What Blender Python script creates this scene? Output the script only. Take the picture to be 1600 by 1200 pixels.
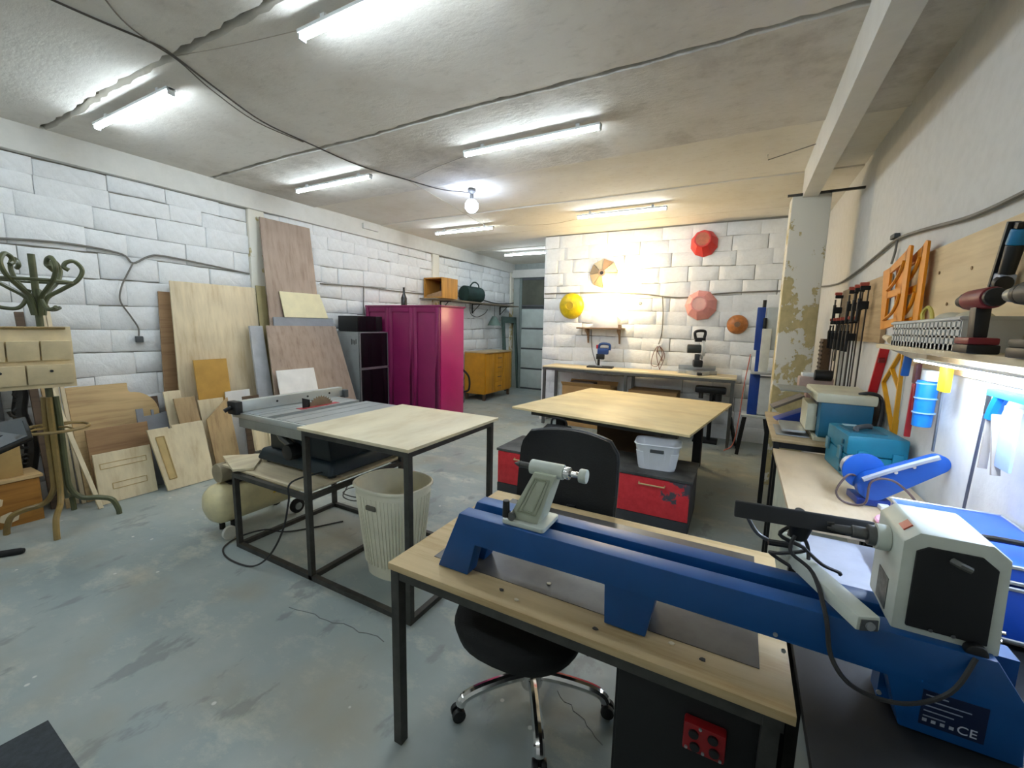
import bpy, bmesh, math, random
from mathutils import Vector, Matrix, Euler
for o in list(bpy.data.objects): bpy.data.objects.remove(o, do_unlink=True)
SC = bpy.context.scene; COL = SC.collection
PI = math.pi; RAD = math.radians
# ------------------------------------------------------------------ camera
FPX, YAW, PITCH, ROLL, EYE = 661.185, -0.4934267, 0.1384908, 0.0208778, 1.6
_cy, _sy, _cp, _sp = math.cos(YAW), math.sin(YAW), math.cos(PITCH), math.sin(PITCH)
FW = Vector((_sy*_cp, _cy*_cp, -_sp)); _r = Vector((_cy, -_sy, 0)); _u = _r.cross(FW)
RT = _r*math.cos(ROLL) + _u*math.sin(ROLL); UP = _u*math.cos(ROLL) - _r*math.sin(ROLL)
EYEP = Vector((0, 0, EYE))
cam_d = bpy.data.cameras.new('camera'); cam_d.sensor_width = 36; cam_d.lens = FPX/1600*36
cam_d.clip_start = 0.02
cam = bpy.data.objects.new('camera', cam_d); COL.objects.link(cam)
cam.matrix_world = Matrix(((RT.x, UP.x, -FW.x, 0), (RT.y, UP.y, -FW.y, 0), (RT.z, UP.z, -FW.z, EYE), (0, 0, 0, 1)))
SC.camera = cam
def on(x, y, ax, v):
    """world point on the plane axis=v seen at photo pixel x,y (used to survey the room from the photo)"""
    d = FW + RT*((x-800)/FPX) + UP*((600-y)/FPX)
    return EYEP + d*((v-EYEP[ax])/d[ax])
# ------------------------------------------------------------------ world and exposure
w = bpy.data.worlds.new('world'); SC.world = w; w.use_nodes = True
w.node_tree.nodes['Background'].inputs[0].default_value = (0.5, 0.55, 0.6, 1)
w.node_tree.nodes['Background'].inputs[1].default_value = 0.15
vs = SC.view_settings; vs.view_transform = 'Standard'; vs.look = 'None'; vs.gamma = 1; vs.use_curve_mapping = False
vs.exposure = 1.2
TUBE_POWER, TUBE_COL = 38.0, (0.80, 0.91, 1.0)
BULB_POWER, BULB_COL = 30.0, (0.60, 0.72, 1.0)
WALL_LAMP_POWER, WALL_LAMP_COL = 165.0, (1.0, 0.74, 0.38)
STRIP_POWER, STRIP_COL = 70.0, (0.62, 0.76, 1.0)
# ------------------------------------------------------------------ materials
def lin(c):
    if isinstance(c, str):
        c = c.lstrip('#'); c = [int(c[i:i+2], 16)/255 for i in (0, 2, 4)]
    if max(c) > 1: c = [v/255 for v in c[:3]]
    return tuple((v/12.92 if v <= .04045 else ((v+.055)/1.055)**2.4) for v in c[:3]) + (1,)
def newmat(name):
    m = bpy.data.materials.new(name); m.use_nodes = True
    nt = m.node_tree; return m, nt, nt.nodes['Principled BSDF']
def nd(nt, t, **kw):
    n = nt.nodes.new(t)
    for k, v in kw.items():
        if k.startswith('i_'): n.inputs[k[2:].replace('_', ' ')].default_value = v
        else: setattr(n, k, v)
    return n
def ramp(nt, fac, stops):
    r = nt.nodes.new('ShaderNodeValToRGB'); e = r.color_ramp.elements
    while len(e) > 1: e.remove(e[0])
    for i, (p, c) in enumerate(stops):
        if i == 0: e[0].position = p; el = e[0]
        else: el = e.new(p)
        el.color = c if len(c) == 4 else tuple(c)+(1,)
    nt.links.new(fac, r.inputs[0]); return r
def coords(nt, scale=(1, 1, 1), rot=(0, 0, 0)):
    tc = nt.nodes.new('ShaderNodeTexCoord'); mp = nt.nodes.new('ShaderNodeMapping')
    mp.inputs['Scale'].default_value = scale; mp.inputs['Rotation'].default_value = rot
    nt.links.new(tc.outputs['Object'], mp.inputs[0]); return mp.outputs[0]
def noise(nt, vec, scale, detail=4, rough=.6):
    n = nd(nt, 'ShaderNodeTexNoise'); n.inputs['Scale'].default_value = scale
    n.inputs['Detail'].default_value = detail; n.inputs['Roughness'].default_value = rough
    if vec is not None: nt.links.new(vec, n.inputs['Vector'])
    return n.outputs['Fac']
def mixc(nt, fac, a, b):
    m = nd(nt, 'ShaderNodeMix', data_type='RGBA')
    for s, v in ((0, fac), (6, a), (7, b)):
        if hasattr(v, 'is_output'): nt.links.new(v, m.inputs[s])
        else: m.inputs[s].default_value = v
    return m.outputs[2]
def bump(nt, b, h, strength=.3, dist=.01):
    n = nd(nt, 'ShaderNodeBump'); n.inputs['Strength'].default_value = strength; n.inputs['Distance'].default_value = dist
    nt.links.new(h, n.inputs['Height']); nt.links.new(n.outputs[0], b.inputs['Normal'])
MC = {}
def plain(c, rough=.5, metal=0., var=.06, scale=8, bmp=0., name=None):
    """one colour with slight soiling"""
    key = (c, rough, metal, var, scale, bmp)
    if key in MC: return MC[key]
    m, nt, b = newmat(name or 'paint_'+c.lstrip('#')); L = lin(c)
    b.inputs['Roughness'].default_value = rough; b.inputs['Metallic'].default_value = metal
    if var:
        v = coords(nt); n = noise(nt, v, scale)
        a = tuple(max(0, x*(1-2.2*var)) for x in L[:3]); d = tuple(min(1, x*(1+1.6*var)) for x in L[:3])
        r = ramp(nt, n, [(.3, a), (.7, d)]); nt.links.new(r.outputs[0], b.inputs['Base Color'])
        if bmp: bump(nt, b, noise(nt, v, scale*6), bmp, .004)
    else: b.inputs['Base Color'].default_value = L
    MC[key] = m; return m
def wood(c1, c2, axis='y', scale=3., rough=.55, stretch=14):
    key = ('w', c1, c2, axis, scale, rough, stretch)
    if key in MC: return MC[key]
    m, nt, b = newmat('wood_grain')
    s = {'x': (1, stretch, stretch), 'y': (stretch, 1, stretch), 'z': (stretch, stretch, 1)}[axis]
    v = coords(nt, s); n1 = noise(nt, v, scale*.6, 5, .65)
    n2 = noise(nt, coords(nt), 2.2, 2)
    r = ramp(nt, n1, [(.3, lin(c2)), (.5, lin(c1)), (.72, tuple(min(1, x*1.12) for x in lin(c1)[:3]))])
    r2 = ramp(nt, n2, [(.3, (.86, .86, .86)), (.7, (1.06, 1.06, 1.06))])
    mm = nd(nt, 'ShaderNodeMix', data_type='RGBA', blend_type='MULTIPLY'); mm.inputs[0].default_value = 1
    nt.links.new(r.outputs[0], mm.inputs[6]); nt.links.new(r2.outputs[0], mm.inputs[7])
    nt.links.new(mm.outputs[2], b.inputs['Base Color']); b.inputs['Roughness'].default_value = rough
    bump(nt, b, n1, .08, .002); MC[key] = m; return m
def emit(c, s, name='lamp_glow'):
    m, nt, b = newmat(name); b.inputs['Base Color'].default_value = (.9, .9, .9, 1)
    b.inputs['Emission Color'].default_value = tuple(c)+(1,); b.inputs['Emission Strength'].default_value = s; return m
def glassy(c='#e8f0f0', rough=.05, trans=1.):
    m, nt, b = newmat('glass'); b.inputs['Base Color'].default_value = lin(c); b.inputs['Roughness'].default_value = rough
    b.inputs['Transmission Weight'].default_value = trans; return m
# ------------------------------------------------------------------ mesh helpers
class MB:
    def __init__(s): s.v = []; s.f = []
    def add(s, vs, fs, M=None):
        o = len(s.v); s.v += [tuple(M @ Vector(p)) if M is not None else tuple(p) for p in vs]; s.f += [tuple(i+o for i in f) for f in fs]; return s
    def box(s, x0, x1, y0, y1, z0, z1, M=None):
        return s.add([(x0,y0,z0),(x1,y0,z0),(x1,y1,z0),(x0,y1,z0),(x0,y0,z1),(x1,y0,z1),(x1,y1,z1),(x0,y1,z1)],
            [(0,3,2,1),(4,5,6,7),(0,1,5,4),(1,2,6,5),(2,3,7,6),(3,0,4,7)], M)
    def cbox(s, c, d, M=None): return s.box(c[0]-d[0]/2, c[0]+d[0]/2, c[1]-d[1]/2, c[1]+d[1]/2, c[2]-d[2]/2, c[2]+d[2]/2, M)
    def hexa(s, b, t): return s.add(list(b)+list(t), [(0,3,2,1),(4,5,6,7),(0,1,5,4),(1,2,6,5),(2,3,7,6),(3,0,4,7)])
    def bar(s, a, b, w, h=None, up=(0,0,1)):
        a, b = Vector(a), Vector(b); h = h or w; d = (b-a).normalized(); upv = Vector(up)
        if abs(d.dot(upv)) > .95: upv = Vector((0, 1, 0))
        r = d.cross(upv).normalized()*w/2; u = r.cross(d).normalized()*h/2
        return s.hexa([a-r-u, a+r-u, b+r-u, b-r-u], [a-r+u, a+r+u, b+r+u, b-r+u])
    def cyl(s, a, b, r0, r1=None, n=16, caps=True):
        a, b = Vector(a), Vector(b); r1 = r0 if r1 is None else r1
        q = (b-a).to_track_quat('Z', 'Y'); vs = []
        for p, r in ((a, r0), (b, r1)):
            vs += [p + q @ Vector((r*math.cos(2*PI*i/n), r*math.sin(2*PI*i/n), 0)) for i in range(n)]
        fs = [(i, (i+1) % n, n+(i+1) % n, n+i) for i in range(n)]
        if caps: fs += [tuple(reversed(range(n))), tuple(range(n, 2*n))]
        return s.add(vs, fs)
    def lathe(s, prof, n=24, M=None, cap=True, arc=None):
        vs = []; k = len(prof)
        for i in range(n):
            a = 2*PI*i/n; vs += [(r*math.cos(a), r*math.sin(a), z) for r, z in prof]
        fs = [(i*k+j, ((i+1) % n)*k+j, ((i+1) % n)*k+j+1, i*k+j+1) for i in range(n) for j in range(k-1)]
        if cap:
            if prof[0][0] > 1e-4: fs.append(tuple(i*k for i in reversed(range(n))))
            if prof[-1][0] > 1e-4: fs.append(tuple(i*k+k-1 for i in range(n)))
        return s.add(vs, fs, M)
    def tube(s, pts, r, n=8, closed=False, taper=None):
        P = [Vector(p) for p in pts]; m = len(P); vs = []; up = None
        for i, p in enumerate(P):
            if closed: t = P[(i+1) % m]-P[i-1]
            else: t = P[min(i+1, m-1)]-P[max(i-1, 0)]
            t = t.normalized() if t.length > 1e-9 else Vector((0, 0, 1))
            if up is None:
                up = Vector((0, 0, 1)) if abs(t.z) < .9 else Vector((1, 0, 0))
            x = up - t*up.dot(t); x = x.normalized() if x.length > 1e-6 else t.orthogonal().normalized(); up = x; y = t.cross(x)
            rr = r*(taper[i] if taper else 1)
            vs += [p + (x*math.cos(2*PI*k/n)+y*math.sin(2*PI*k/n))*rr for k in range(n)]
        fs = [(i*n+k, i*n+(k+1) % n, ((i+1) % m)*n+(k+1) % n, ((i+1) % m)*n+k) for i in range(m if closed else m-1) for k in range(n)]
        if not closed: fs += [tuple(reversed(range(n))), tuple((m-1)*n+k for k in range(n))]
        return s.add(vs, fs)
    def prism(s, poly, M, t):
        """2D polygon in the xy plane of M, extruded by t along its z"""
        n = len(poly); vs = [M @ Vector((x, y, 0)) for x, y in poly]+[M @ Vector((x, y, t)) for x, y in poly]
        return s.add(vs, [tuple(reversed(range(n))), tuple(range(n, 2*n))]+[(i, (i+1) % n, n+(i+1) % n, n+i) for i in range(n)])
    def sphere(s, c, r, n=16, m=10, sc=(1, 1, 1)):
        c = Vector(c)
        return s.lathe([(max(1e-5, math.sin(PI*j/m)*r), -math.cos(PI*j/m)*r) for j in range(m+1)], n,
                       Matrix.Translation(c) @ Matrix.Diagonal((*sc, 1)), cap=False)
    def build(s, name, mat, parent=None, bev=0, seg=2, smooth=True, ang=35, loc=None, wd=False):
        me = bpy.data.meshes.new(name); L = Vector(loc) if loc is not None else None
        vs = [tuple(Vector(p)-L) for p in s.v] if L is not None else s.v
        bm = bmesh.new(); bv = [bm.verts.new(p) for p in vs]
        for f in s.f:
            try: bm.faces.new([bv[i] for i in f])
            except ValueError: pass
        bmesh.ops.remove_doubles(bm, verts=bm.verts, dist=1e-6)
        bmesh.ops.recalc_face_normals(bm, faces=bm.faces)
        if bev:
            es = [e for e in bm.edges if len(e.link_faces) == 2 and e.calc_face_angle(0) > RAD(28)]
            bmesh.ops.bevel(bm, geom=es, offset=bev, segments=seg, affect='EDGES', profile=.6, clamp_overlap=True)
        bm.to_mesh(me); bm.free()
        if smooth:
            me.polygons.foreach_set('use_smooth', [True]*len(me.polygons)); me.set_sharp_from_angle(angle=RAD(ang))
        me.materials.append(mat)
        o = bpy.data.objects.new(name, me); COL.objects.link(o)
        if L is not None: o.location = L
        if parent is not None: o.parent = parent
        return o
def tag(o, label, cat, group=None):
    o['label'] = label; o['category'] = cat
    if group: o['group'] = group
    return o
def thing(name, label, cat, loc=(0, 0, 0), rz=0, group=None):
    o = bpy.data.objects.new(name, None); COL.objects.link(o); o.empty_display_size = .1
    o.location = loc; o.rotation_euler = (0, 0, rz); return tag(o, label, cat, group)
def struct(o): o['kind'] = 'structure'; return o
def frame(origin, ex, ey):
    ex = Vector(ex).normalized(); ez = ex.cross(Vector(ey)).normalized(); ey = ez.cross(ex)
    M = Matrix((ex, ey, ez)).transposed().to_4x4(); M.translation = Vector(origin); return M
def smooth_path(pts, k=6, closed=False):
    P = [Vector(p) for p in pts]; out = []; n = len(P)
    for i in range(n if closed else n-1):
        g = (lambda j: P[j % n]) if closed else (lambda j: P[min(max(j, 0), n-1)])
        p0, p1, p2, p3 = g(i-1), g(i), g(i+1), g(i+2)
        for j in range(k):
            t = j/k
            out.append(.5*((2*p1)+(p2-p0)*t+(2*p0-5*p1+4*p2-p3)*t*t+(3*p1-p0-3*p2+p3)*t**3))
    if not closed: out.append(P[-1])
    return out
def rrect(w, h, r, k=4):
    pts = []
    for cx, cy, a in ((w/2-r, h/2-r, 0), (-w/2+r, h/2-r, 90), (-w/2+r, -h/2+r, 180), (w/2-r, -h/2+r, 270)):
        pts += [(cx+r*math.cos(RAD(a+90*i/k)), cy+r*math.sin(RAD(a+90*i/k))) for i in range(k+1)]
    return pts
# ------------------------------------------------------------------ shared materials
STEEL = plain('#474642', .5, .45, .14, 14, name='dark_steel'); STEELG = plain('#6d6e6c', .4, .8, .08, name='grey_steel')
CHROME = plain('#dcdcdc', .12, 1, 0, name='chrome'); ALU = plain('#b9bdbd', .35, .75, .05, name='aluminium')
BLACK = plain('#131415', .45, 0, .1, name='black_plastic'); BLACKM = plain('#0d0f10', .75, 0, .1, name='black_matte')
BLACKG = plain('#0c0e10', .15, 0, 0, name='black_gloss'); RUBBER = plain('#1b1c1c', .8, 0, .05, name='rubber')
WHITEP = plain('#e9ebe9', .4, 0, .03, name='white_plastic'); WHITEB = plain('#eceae6', .5, 0, .03, name='white_board')
CREAM = plain('#ddd7ae', .4, 0, .08, name='cream_enamel'); DGREY = plain('#4c5052', .55, 0, .08, name='dark_grey')
LBLUE = plain('#0b4a86', .38, 0, .07, 5, name='lathe_blue'); LGREY = plain('#c4cabd', .42, 0, .05, name='light_grey_enamel')
BLUE = plain('#1a55ac', .35, 0, .05, name='blue_enamel'); TEAL = plain('#0f7591', .42, 0, .06, name='teal_plastic')
CABLE = plain('#2a2a2a', .6, 0, 0, name='black_cable'); CABLEG = plain('#77746c', .6, 0, .1, name='grey_cable')
RED = plain('#b3202a', .4, 0, .06, name='red_plastic'); ORANGE = plain('#e8920f', .4, 0, .05, name='orange_plastic')
YELLOW = plain('#e9c21c', .45, 0, .05, name='yellow_plastic')
BIRCH = wood((221, 204, 170), (203, 181, 140), 'z', 2.2); PLY = wood((220, 206, 172), (198, 175, 138), 'y', 2.6); PLYX = wood((223, 208, 174), (202, 179, 143), 'x', 2.4)
OAK = wood((196, 167, 122), (164, 135, 94), 'z', 2.6); OAKH = wood((202, 173, 125), (173, 140, 97), 'y', 2.6); BROWNB = wood((167, 133, 96), (143, 109, 77), 'y', 2.2)
PALE = wood((229, 214, 180), (213, 193, 153), 'z', 2.); LAMIN = wood((164, 144, 128), (142, 120, 105), 'z', 2.6); TAN = plain('#c19545', .6, 0, .05, name='mustard_board')
DARKW = wood((94, 75, 58), (67, 52, 40), 'y', 3.); GREYB = plain('#8b8f96', .6, 0, .05, name='grey_board')
def white_wall(name, base='#e6e6e2', dirt='#b9b5a6', bscale=22, bstr=.55, dfac=(.62, .82)):
    m, nt, b = newmat(name); v = coords(nt); b.inputs['Roughness'].default_value = .8
    n1 = noise(nt, v, 3.1, 6, .65); n2 = noise(nt, v, bscale, 5, .6); n3 = noise(nt, v, 60, 3, .5)
    r = ramp(nt, n1, [(dfac[0], lin(base)), (dfac[1], lin(dirt))])
    r2 = ramp(nt, n2, [(.25, (.86, .86, .85)), (.6, (1, 1, 1))])
    mm = nd(nt, 'ShaderNodeMix', data_type='RGBA', blend_type='MULTIPLY'); mm.inputs[0].default_value = .6
    nt.links.new(r.outputs[0], mm.inputs[6]); nt.links.new(r2.outputs[0], mm.inputs[7]); nt.links.new(mm.outputs[2], b.inputs['Base Color'])
    ad = nd(nt, 'ShaderNodeMath', operation='MULTIPLY_ADD'); nt.links.new(n3, ad.inputs[0]); ad.inputs[1].default_value = .25; nt.links.new(n2, ad.inputs[2])
    bump(nt, b, ad.outputs[0], bstr, .008); return m
WALLB = white_wall('whitewashed_block', '#eceeee', '#c9c5b8', 18, .85)
MORTAR = white_wall('old_mortar', '#8f8b80', '#5c574d')
PLASTER = white_wall('white_plaster', '#dcdcd8', '#cfcdc4', 14, .35)
BEAMW = white_wall('painted_beam', '#dbdad3', '#c8c3b4', 9, .25)
def concrete_mat(name, c1, c2, c3, bstr):
    m, nt, b = newmat(name); v = coords(nt); b.inputs['Roughness'].default_value = .9
    n1 = noise(nt, v, 1.3, 8, .7); n2 = noise(nt, coords(nt, (1, 2.2, 1)), 9, 6, .7); n3 = noise(nt, v, 45, 4, .6)
    r = ramp(nt, n1, [(.3, lin(c2)), (.5, lin(c1)), (.72, lin(c3))])
    r2 = ramp(nt, n2, [(.28, (.72, .72, .7)), (.45, (1, 1, 1))])
    mm = nd(nt, 'ShaderNodeMix', data_type='RGBA', blend_type='MULTIPLY'); mm.inputs[0].default_value = .55
    nt.links.new(r.outputs[0], mm.inputs[6]); nt.links.new(r2.outputs[0], mm.inputs[7]); nt.links.new(mm.outputs[2], b.inputs['Base Color'])
    ad = nd(nt, 'ShaderNodeMath', operation='MULTIPLY_ADD'); nt.links.new(n3, ad.inputs[0]); ad.inputs[1].default_value = .35; nt.links.new(n2, ad.inputs[2])
    bump(nt, b, ad.outputs[0], bstr, .01); return m
CONC = [concrete_mat('ceiling_limewash', '#dfdbd2', '#cfc9be', '#e5e2da', .3),
        concrete_mat('ceiling_bare_concrete', '#d3cfc6', '#a59f94', '#e0ddd6', .6),
        concrete_mat('ceiling_cream_wash', '#e4e0d4', '#dbd5c5', '#e9e6dc', .25)]
GAPM = concrete_mat('joint_dark', '#6a6355', '#4a4438', '#857c68', .6)
def floor_mat():
    m, nt, b = newmat('painted_concrete_floor'); v = coords(nt)
    n1 = noise(nt, v, .75, 6, .6); n2 = noise(nt, coords(nt, (1, 1.6, 1)), 2.6, 8, .72); n3 = noise(nt, coords(nt, (1.5, .8, 1), (0, 0, .4)), 3.3, 5, .6)
    n4 = noise(nt, v, 26, 3, .5); n5 = noise(nt, v, 1.7, 3, .5)
    base = ramp(nt, n1, [(.3, lin('#7f8c8b')), (.5, lin('#95a09e')), (.7, lin('#a9aea8'))])
    dust = ramp(nt, n2, [(.52, (0, 0, 0)), (.72, (.75, .75, .75))])
    c = mixc(nt, dust.outputs[0], base.outputs[0], lin('#cbc9b9'))
    dark = ramp(nt, n3, [(.60, (0, 0, 0)), (.66, (.7, .7, .7))])
    c = mixc(nt, dark.outputs[0], c, lin('#7a8180'))
    brown = ramp(nt, n5, [(.52, (0, 0, 0)), (.72, (.5, .5, .5))])
    c = mixc(nt, brown.outputs[0], c, lin('#9c9075'))
    vo = nd(nt, 'ShaderNodeTexVoronoi'); vo.inputs['Scale'].default_value = 5.5; nt.links.new(v, vo.inputs['Vector'])
    sp = ramp(nt, vo.outputs['Distance'], [(.045, (1, 1, 1)), (.06, (0, 0, 0))])
    c = mixc(nt, sp.outputs[0], c, lin('#cfd0c8'))
    nt.links.new(c, b.inputs['Base Color'])
    rr = ramp(nt, n2, [(.35, (.32, .32, .32)), (.65, (.62, .62, .62))]); nt.links.new(rr.outputs[0], b.inputs['Roughness'])
    bump(nt, b, n4, .08, .004); return m
# ------------------------------------------------------------------ the setting
XL, XR, YB, YE, YN, ZC = -5.2, .85, 6.85, 9.6, -2.6, 3.1     # left wall, right wall, back wall, alley end, rear wall, ceiling
XA = -3.09
fl = struct(MB().box(XL-.3, XR+.3, YN-.2, YE+.3, -.1, 0).build('floor', floor_mat(), smooth=False))
def crack(pts, w, name):
    """a crack: thin sunk strip on the floor, built as a shallow ridge pair"""
    mb = MB(); P = [Vector((x, y, .0008)) for x, y in pts]
    for a, b_ in zip(P[:-1], P[1:]): mb.bar(a, b_, w, .0016)
    o = mb.build(name, plain('#6d7472', .8, 0, .1), fl, smooth=False); return o
rnd = random.Random(4)
def crackline(p, q, n=14, j=.03):
    return [(p[0]+(q[0]-p[0])*i/n+rnd.uniform(-j, j), p[1]+(q[1]-p[1])*i/n+rnd.uniform(-j, j)) for i in range(n+1)]
A = on(455, 948, 2, 0); B = on(600, 1000, 2, 0); crack(crackline(A, B, 12, .012), .004, 'crack')
A = on(870, 1080, 2, 0); B = on(940, 1160, 2, 0); crack(crackline(A, B, 10, .01), .002, 'crack')
# --- ceiling made of precast slabs with ragged joints
ce = struct(MB().box(XL-.3, XR+.3, YN-.2, YE+.3, ZC+.05, ZC+.2).build('ceiling', GAPM, smooth=False))
JY = [YN, -1.1, .15, 1.41, 2.67, 3.93, 5.09, 6.36, 7.6, YE]
for i in range(len(JY)-1):
    y0, y1 = JY[i], JY[i+1]; n = 90; mb = MB(); x0, x1 = XL-.1, XR+.1
    g = .05 if i in (2, 3) else .03 if i == 4 else .02
    bias = .35
    lo = []; hi = []
    r0 = random.Random(i*7+1)
    for k in range(n+1):
        x = x0+(x1-x0)*k/n
        lo.append((x, y0+g*r0.uniform(.15, .6)+.008*math.sin(x*3+i), 0)); hi.append((x, y1-g*r0.uniform(.15, .6)+.008*math.sin(x*3+i+1), 0))
    dz = (.0, .004, -.004, .0, -.006, .012, .004, .008, .0)[i]; zb = ZC+dz
    for k in range(n):
        a, b_, c_, d = lo[k], lo[k+1], hi[k+1], hi[k]
        bl = .006
        mb.add([(a[0], a[1], zb+.012), (b_[0], b_[1], zb+.012), (b_[0], b_[1]+bl, zb), (a[0], a[1]+bl, zb),
                (d[0], d[1]-bl, zb), (c_[0], c_[1]-bl, zb), (c_[0], c_[1], zb+.012), (d[0], d[1], zb+.012),
                (a[0], a[1], zb+.052), (b_[0], b_[1], zb+.052), (c_[0], c_[1], zb+.052), (d[0], d[1], zb+.052)],
               [(0, 1, 2, 3), (3, 2, 5, 4), (4, 5, 6, 7), (0, 8, 9, 1), (7, 6, 10, 11)])
    mb.build('slab', CONC[0] if i < 4 else CONC[1] if i == 4 else CONC[2], ce)
# --- block walls: every block a piece of its own
def block_wall(wall, spans, zs, place, blen, seed, cap=300, skip=None, openp=.3):
    """place(u, z, d) -> world point, d = how proud of the wall face"""
    r = random.Random(seed); out = []
    for ci in range(len(zs)-1):
        z0, z1 = zs[ci], zs[ci+1]
        for (u0, u1) in spans:
            u = u0; first = True
            while u < u1-.02:
                L = blen*r.choice((1, 1, 1, 1.05, .95, .62)) if not first else blen*(.35+.5*((ci*.53+seed*.1) % 1))
                e = min(u1, u+L)
                if u1-e < .12: e = u1
                out.append((u, e, z0, z1)); u = e; first = False
    objs = []
    for (u0, u1, z0, z1) in out:
        if skip and skip(u0, u1, z0, z1): continue
        P = openp
        gl, gr = (r.uniform(.002, .007) if r.random() < P else 0 for _ in 'ab'); gb, gt = (r.uniform(.002, .008) if r.random() < P*1.1 else 0 for _ in 'ab')
        base = r.uniform(-.002, .0025); nx, nz = 6, 3
        ml, mr, mb_, mt = (r.uniform(.006, .014) if g_ else .003 for g_ in (gl, gr, gb, gt))
        wz = lambda u, z: z+.012*math.sin(1.3*u+4.1*z+seed)+.006*math.sin(3.3*u+7*z)
        U0, U1, Z0, Z1 = u0+gl, u1-gr, z0+gb, z1-gt
        us = [U0+ml+(U1-U0-ml-mr)*i/(nx-1) for i in range(nx)]; zq = [Z0+mb_+(Z1-Z0-mb_-mt)*j/(nz-1) for j in range(nz)]
        W = lambda u, z, d: place(u, min(zs[-1]-.001, max(.001, wz(u, z))), d)
        vs = []; fs = []
        for j in range(nz):
            for i in range(nx): vs.append(W(us[i], zq[j], base+r.uniform(-.0015, .002)))
        fs += [(j*nx+i, j*nx+i+1, (j+1)*nx+i+1, (j+1)*nx+i) for j in range(nz-1) for i in range(nx-1)]
        loop = [i for i in range(nx)]+[j*nx+nx-1 for j in range(1, nz)]+[(nz-1)*nx+i for i in range(nx-2, -1, -1)]+[j*nx for j in range(nz-2, 0, -1)]
        ring = []; back = []
        for k in loop:
            i, j = k % nx, k//nx; op = (i == 0 and gl) or (i == nx-1 and gr) or (j == 0 and gb) or (j == nz-1 and gt)
            uu = U0 if i == 0 else U1 if i == nx-1 else us[i]; z_ = Z0 if j == 0 else Z1 if j == nz-1 else zq[j]
            if op:
                if j == 0 and gb and 0 < i < nx-1: z_ += r.uniform(-gb*.9, .004)
                if j == nz-1 and gt and 0 < i < nx-1: z_ -= r.uniform(-gt*.9, .004)
            ring.append(len(vs)); vs.append(W(uu, z_, base-(.007 if op else .0012))); back.append(len(vs)); vs.append(W(uu, z_, -.03))
        q = len(loop)
        for k in range(q):
            a, b_ = loop[k], loop[(k+1) % q]; c_, d = ring[k], ring[(k+1) % q]; e, f = back[k], back[(k+1) % q]
            fs += [(a, c_, d, b_), (c_, e, f, d)]
        objs.append((vs, fs, (u1-u0)*(z1-z0), Vector(place((u0+u1)/2, (z0+z1)/2, 0))))
    objs.sort(key=lambda t: (t[3]-EYEP).length)
    rest = MB()
    for k, (vs, fs, a, c_) in enumerate(objs):
        if k < cap: MB().add(vs, fs).build('block', WALLB, wall, loc=tuple(c_), ang=60)
        else: rest.add(vs, fs)
    if rest.v: rest.build('blocks', WALLB, wall, ang=60)['kind'] = 'stuff'
# left wall
wl = struct(MB().box(XL-.25, XL-.022, YN, YE, 0, ZC+.05).build('wall_left', MORTAR, smooth=False))
zs = [0, .2, .41, .62, .83, 1.05, 1.27, 1.49, 1.71, 1.93, 2.15, 2.37, 2.58, 2.74, 2.88]
block_wall(wl, [(.55, 3.05), (3.24, 6.42), (6.6, 9.45)], zs, lambda u, z, d: (XL+d, u, z), .47, 3, 296, openp=.42)
struct(MB().box(XL-.2, XL+.0, YN, .55, 0, 2.88).build('wall_left_near', PLASTER, smooth=False))
struct(MB().box(XL-.2, XL+.055, YN, YE, 2.88, ZC+.02).build('beam_left', BEAMW, bev=.006))
mb = MB(); a = on(566, 350, 0, XL+.06); mb.box(XL+.05, XL+.09, a.y, a.y+.3, a.z-.06, a.z+.02)
mb.build('plaster_patch', BEAMW, bpy.data.objects['beam_left'], bev=.008)
def peeling(name, paint, under, lo, hi, sc):
    m, nt, b = newmat(name); v = coords(nt, (1, 1, .75)); n = noise(nt, v, sc, 6, .62)
    sep = nd(nt, 'ShaderNodeSeparateXYZ'); tc = nd(nt, 'ShaderNodeTexCoord'); nt.links.new(tc.outputs['Object'], sep.inputs[0])
    mr = nd(nt, 'ShaderNodeMapRange'); mr.inputs[1].default_value = 1.0; mr.inputs[2].default_value = 2.6; mr.inputs[3].default_value = hi; mr.inputs[4].default_value = lo
    nt.links.new(sep.outputs[2], mr.inputs[0])
    ad = nd(nt, 'ShaderNodeMath', operation='ADD'); nt.links.new(n, ad.inputs[0]); nt.links.new(mr.outputs[0], ad.inputs[1])
    r = ramp(nt, ad.outputs[0], [(.545, (0, 0, 0)), (.555, (1, 1, 1))])
    n2 = noise(nt, v, 16, 4); u2 = ramp(nt, n2, [(.3, lin(under)), (.7, tuple(min(1, x*1.35) for x in lin(under)[:3]))])
    c = mixc(nt, r.outputs[0], lin(paint), u2.outputs[0]); nt.links.new(c, b.inputs['Base Color']); b.inputs['Roughness'].default_value = .8
    inv = nd(nt, 'ShaderNodeMath', operation='SUBTRACT'); inv.inputs[0].default_value = 1; nt.links.new(r.outputs[0], inv.inputs[1])
    bump(nt, b, inv.outputs[0], .6, .004); return m
PEEL = peeling('peeling_paint', '#e6e2d4', '#b5a678', -.05, .10, 5.5)
for (y0, y1) in ((3.05, 3.24), (6.42, 6.6), (9.45, YE)):
    struct(MB().box(XL-.1, XL+.03, y0, y1, 0, 2.88).build('pilaster', PEEL, bev=.01))
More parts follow.
